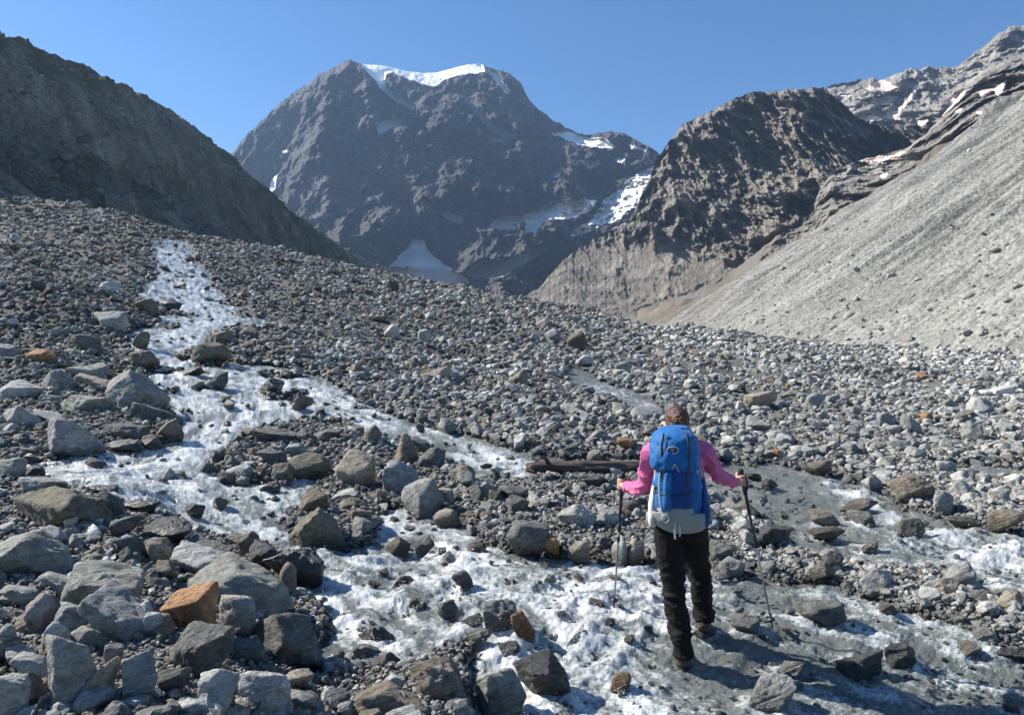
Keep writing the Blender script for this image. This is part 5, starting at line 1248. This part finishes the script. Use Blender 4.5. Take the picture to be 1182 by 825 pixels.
# ---- trekking poles
def pole(G, ax, tip, label, name='trekking_pole'):
    e = empty(name, (HX, HY, 0), -HEAD); tag(e, label, 'trekking pole', 'trekking poles held by the hiker')
    L_ = np.linalg.norm(G - tip); P = lambda d: tip + ax * d
    link('grip', pymesh('grip', [tube([P(L_ - .11), P(L_ - .07), P(L_ - .05), P(L_), P(L_ + .045), P(L_ + .062), P(L_ + .075)], [.0135, .016, .0145, .0145, .017, .021, .014], 14)], CORK), e)
    link('grip_extension', pymesh('grip_extension', [tube([P(L_ - .24), P(L_ - .235), P(L_ - .12), P(L_ - .115)], [.011, .0125, .0125, .011], 12)], CORK), e)
    link('upper_shaft', pymesh('upper_shaft', [tube([P(.62), P(L_ - .1)], [.0090, .0090], 12)], plain('dark_shaft', (.05, .05, .055), .3, 0, Metallic=.6)), e)
    link('lower_shaft', pymesh('lower_shaft', [tube([P(.06), P(.36), P(.64)], [.0060, .0072, .0075], 12)], ALU), e)
    link('clamp', pymesh('clamp', [tube([P(.60), P(.605), P(.655), P(.66)], [.010, .0135, .0135, .010], 12), ell(P(.63) + np.array([.012, -.008, 0]), (.007, .006, .02), (0, 0, 0), 2)], DARK), e)
    link('clamp', pymesh('clamp', [tube([P(L_ - .44), P(L_ - .435), P(L_ - .40), P(L_ - .395)], [.009, .0125, .0125, .009], 12)], DARK), e)
    link('basket', pymesh('basket', [tube([P(.070), P(.076), P(.086), P(.092)], [.010, .028, .026, .010], 18)], DARK), e)
    link('tip', pymesh('tip', [tube([P(.0), P(.02), P(.07), P(.10)], [.0025, .005, .0075, .0065], 10)], DARK), e)
    lp_ = [P(L_ + .055), P(L_ + .03) + np.array([.02, -.028, 0]), P(L_ - .03) + np.array([.024, -.034, 0]), P(L_ - .07) + np.array([.008, -.03, 0]), P(L_ - .02) + np.array([-.008, -.026, 0]), P(L_ + .05)]
    link('wrist_strap', pymesh('wrist_strap', [stube(lp_, [(.008, .0018)] * 6, 6, n=8, flat=(0, 0, 1))], DARK), e)
pole(GL, axL, tl, 'trekking pole in the left hand of the hiker, planted upright in white water')
pole(GR_, axR, tr_, 'trekking pole in the right hand of the hiker, slanting outward to the right')
# ---- the old timber lying across the side channel
lx0, ly0, _ = hit(612, 545); lx1, ly1, _ = hit(752, 546)
A_ = np.array([lx0, ly0, CZ + (CYP - 539) / FPX * ly0]); B_ = np.array([lx1, ly1, CZ + (CYP - 539.5) / FPX * ly1]); B_ = A_ + (B_ - A_) * .97
m, nt = material('wet_old_timber'); N = NT(nt); p = N.obj(); gr1 = N.noise(N.scalev(p, (1.2, 16, 16)), 2.0, 6, .7, .6)
N.out(N.principled(N.mul(N.mix(N.mapr(gr1, .3, .7), (.022, .014, .011), (.15, .095, .065)), N.mapr(N.noise(p, 3, 4), .3, .7, .7, 1.3)), .55, N.bump(gr1, 1.0, .03)))
M_WOOD = m
LOGE = empty('timber_beam', tuple(A_), math.atan2(B_[1] - A_[1], B_[0] - A_[0])); tag(LOGE, 'dark reddish old timber beam lying behind the hiker', 'beam')
LL = np.linalg.norm(B_ - A_); rr = []
for i in range(40):
    t = i / 39; rr.append((LL * t, 0, (B_[2] - A_[2]) * t))
V_, F_ = tube(rr, [(.108 * (1 - .12 * t) * (1 if 0 < i < 39 else .9), .120) for i, t in enumerate(np.linspace(0, 1, 40))], 28, True, flat=(0, 0, 1))
V_ = np.array(V_); V_[:, 1] *= 1.15; V_[:, 2] = np.where(np.abs(V_[:, 2] - (B_[2] - A_[2]) * V_[:, 0] / LL) > .075, V_[:, 2] * .86, V_[:, 2]); V_[:, 0] += np.where(V_[:, 0] < .05, .16 * perlin(V_[:, 1] * 22, V_[:, 2] * 22, 0 * V_[:, 0]), 0); q_ = (ridged(V_[:, 0] * .5, V_[:, 1] * 18, V_[:, 2] * 18, 3) - .9) * .022 + perlin(V_[:, 0] * 1.3, 0 * V_[:, 0], 0 * V_[:, 0]) * .03 + fbm(V_[:, 0] * 1.2, V_[:, 1] * 14, V_[:, 2] * 14, 5) * .028; c_ = np.stack([V_[:, 0], 0 * q_, (B_[2] - A_[2]) * V_[:, 0] / LL], -1); d_ = V_ - c_; d_ /= np.linalg.norm(d_, axis=1)[:, None] + 1e-6
link('trunk', pymesh('trunk', [(V_ + d_ * q_[:, None], F_)], M_WOOD), LOGE)
link('broken_branch', pymesh('broken_branch', [stube([(.25, -.06, .06), (.20, -.16, .14), (.10, -.24, .17)], [.04, .03, .012], 5, n=10)], M_WOOD), LOGE)
log('hiker')
# ------------------------------------------------------------------ light, air, camera
sc = bpy.context.scene
EL, AZ = math.radians(37), math.atan2(-.945, .32)          # azimuth measured from +Y towards +X
sund = np.array([math.sin(AZ) * math.cos(EL), math.cos(AZ) * math.cos(EL), math.sin(EL)])
from mathutils import Vector
L = bpy.data.lights.new('sun', 'SUN'); L.energy = SUN; L.angle = math.radians(.53); L.color = (1, .942, .85)
lo = bpy.data.objects.new('sun', L); col.objects.link(lo); lo.rotation_euler = Vector(-sund).to_track_quat('-Z', 'Y').to_euler(); lo.location = (0, 0, 50)
W = bpy.data.worlds.new('World'); sc.world = W; W.use_nodes = True
nt = W.node_tree; nt.nodes.clear(); bg = nt.nodes.new('ShaderNodeBackground'); so = nt.nodes.new('ShaderNodeOutputWorld'); sk = nt.nodes.new('ShaderNodeTexSky')
sk.sky_type = 'NISHITA'; sk.sun_disc = False; sk.sun_elevation = EL; sk.sun_rotation = AZ; sk.altitude = 2300; sk.air_density = 1.0; sk.dust_density = .35; sk.ozone_density = 2.2
hs = nt.nodes.new('ShaderNodeHueSaturation'); hs.inputs['Saturation'].default_value = 1.22; nt.links.new(sk.outputs[0], hs.inputs['Color']); nt.links.new(hs.outputs[0], bg.inputs[0]); bg.inputs[1].default_value = SKY; nt.links.new(bg.outputs[0], so.inputs[0])
def haze(dens):
    import bmesh
    x0, x1, y0, y1, z0, z1 = -3200, 4200, -300, 4400, -41, 1112
    V = np.array([(x, y, z) for z in (z0, z1) for y in (y0, y1) for x in (x0, x1)], float)
    F = np.array([(0, 2, 3, 1), (4, 5, 7, 6), (0, 1, 5, 4), (2, 6, 7, 3), (0, 4, 6, 2), (1, 3, 7, 5)])
    m = bpy.data.materials.new('mountain_air'); m.use_nodes = True; n2 = m.node_tree; n2.nodes.clear()
    pv = n2.nodes.new('ShaderNodeVolumePrincipled'); pv.inputs['Color'].default_value = (.42, .64, 1, 1); pv.inputs['Density'].default_value = dens; pv.inputs['Anisotropy'].default_value = .2
    oo = n2.nodes.new('ShaderNodeOutputMaterial'); n2.links.new(pv.outputs[0], oo.inputs['Volume'])
    h = link('haze', mesh_from('haze', V, F, False, None, m)); h['kind'] = 'stuff'
if HAZE: haze(HAZE)
cam = bpy.data.cameras.new('camera'); co = bpy.data.objects.new('camera', cam); col.objects.link(co)
co.location = (0, 0, CZ); co.rotation_euler = (math.radians(90), 0, 0); cam.sensor_width = 36; cam.lens = FPX / 1182 * 36; cam.clip_start = .05; cam.clip_end = 20000
sc.camera = co
sc.view_settings.view_transform = 'Standard'; sc.view_settings.look = 'None'; sc.view_settings.gamma = 1; sc.view_settings.use_curve_mapping = False; sc.view_settings.exposure = EXPO
sc.render.engine = 'CYCLES'; cy = sc.cycles
cy.use_denoising = True
try: cy.denoiser = 'OPENIMAGEDENOISE'; cy.denoising_input_passes = 'RGB_ALBEDO_NORMAL'
except Exception: pass
cy.max_bounces = 6; cy.diffuse_bounces = 2; cy.glossy_bounces = 2; cy.transmission_bounces = 3; cy.transparent_max_bounces = 6; cy.volume_bounces = 0
cy.caustics_reflective = False; cy.caustics_refractive = False
sc.render.film_transparent = False
log('done')
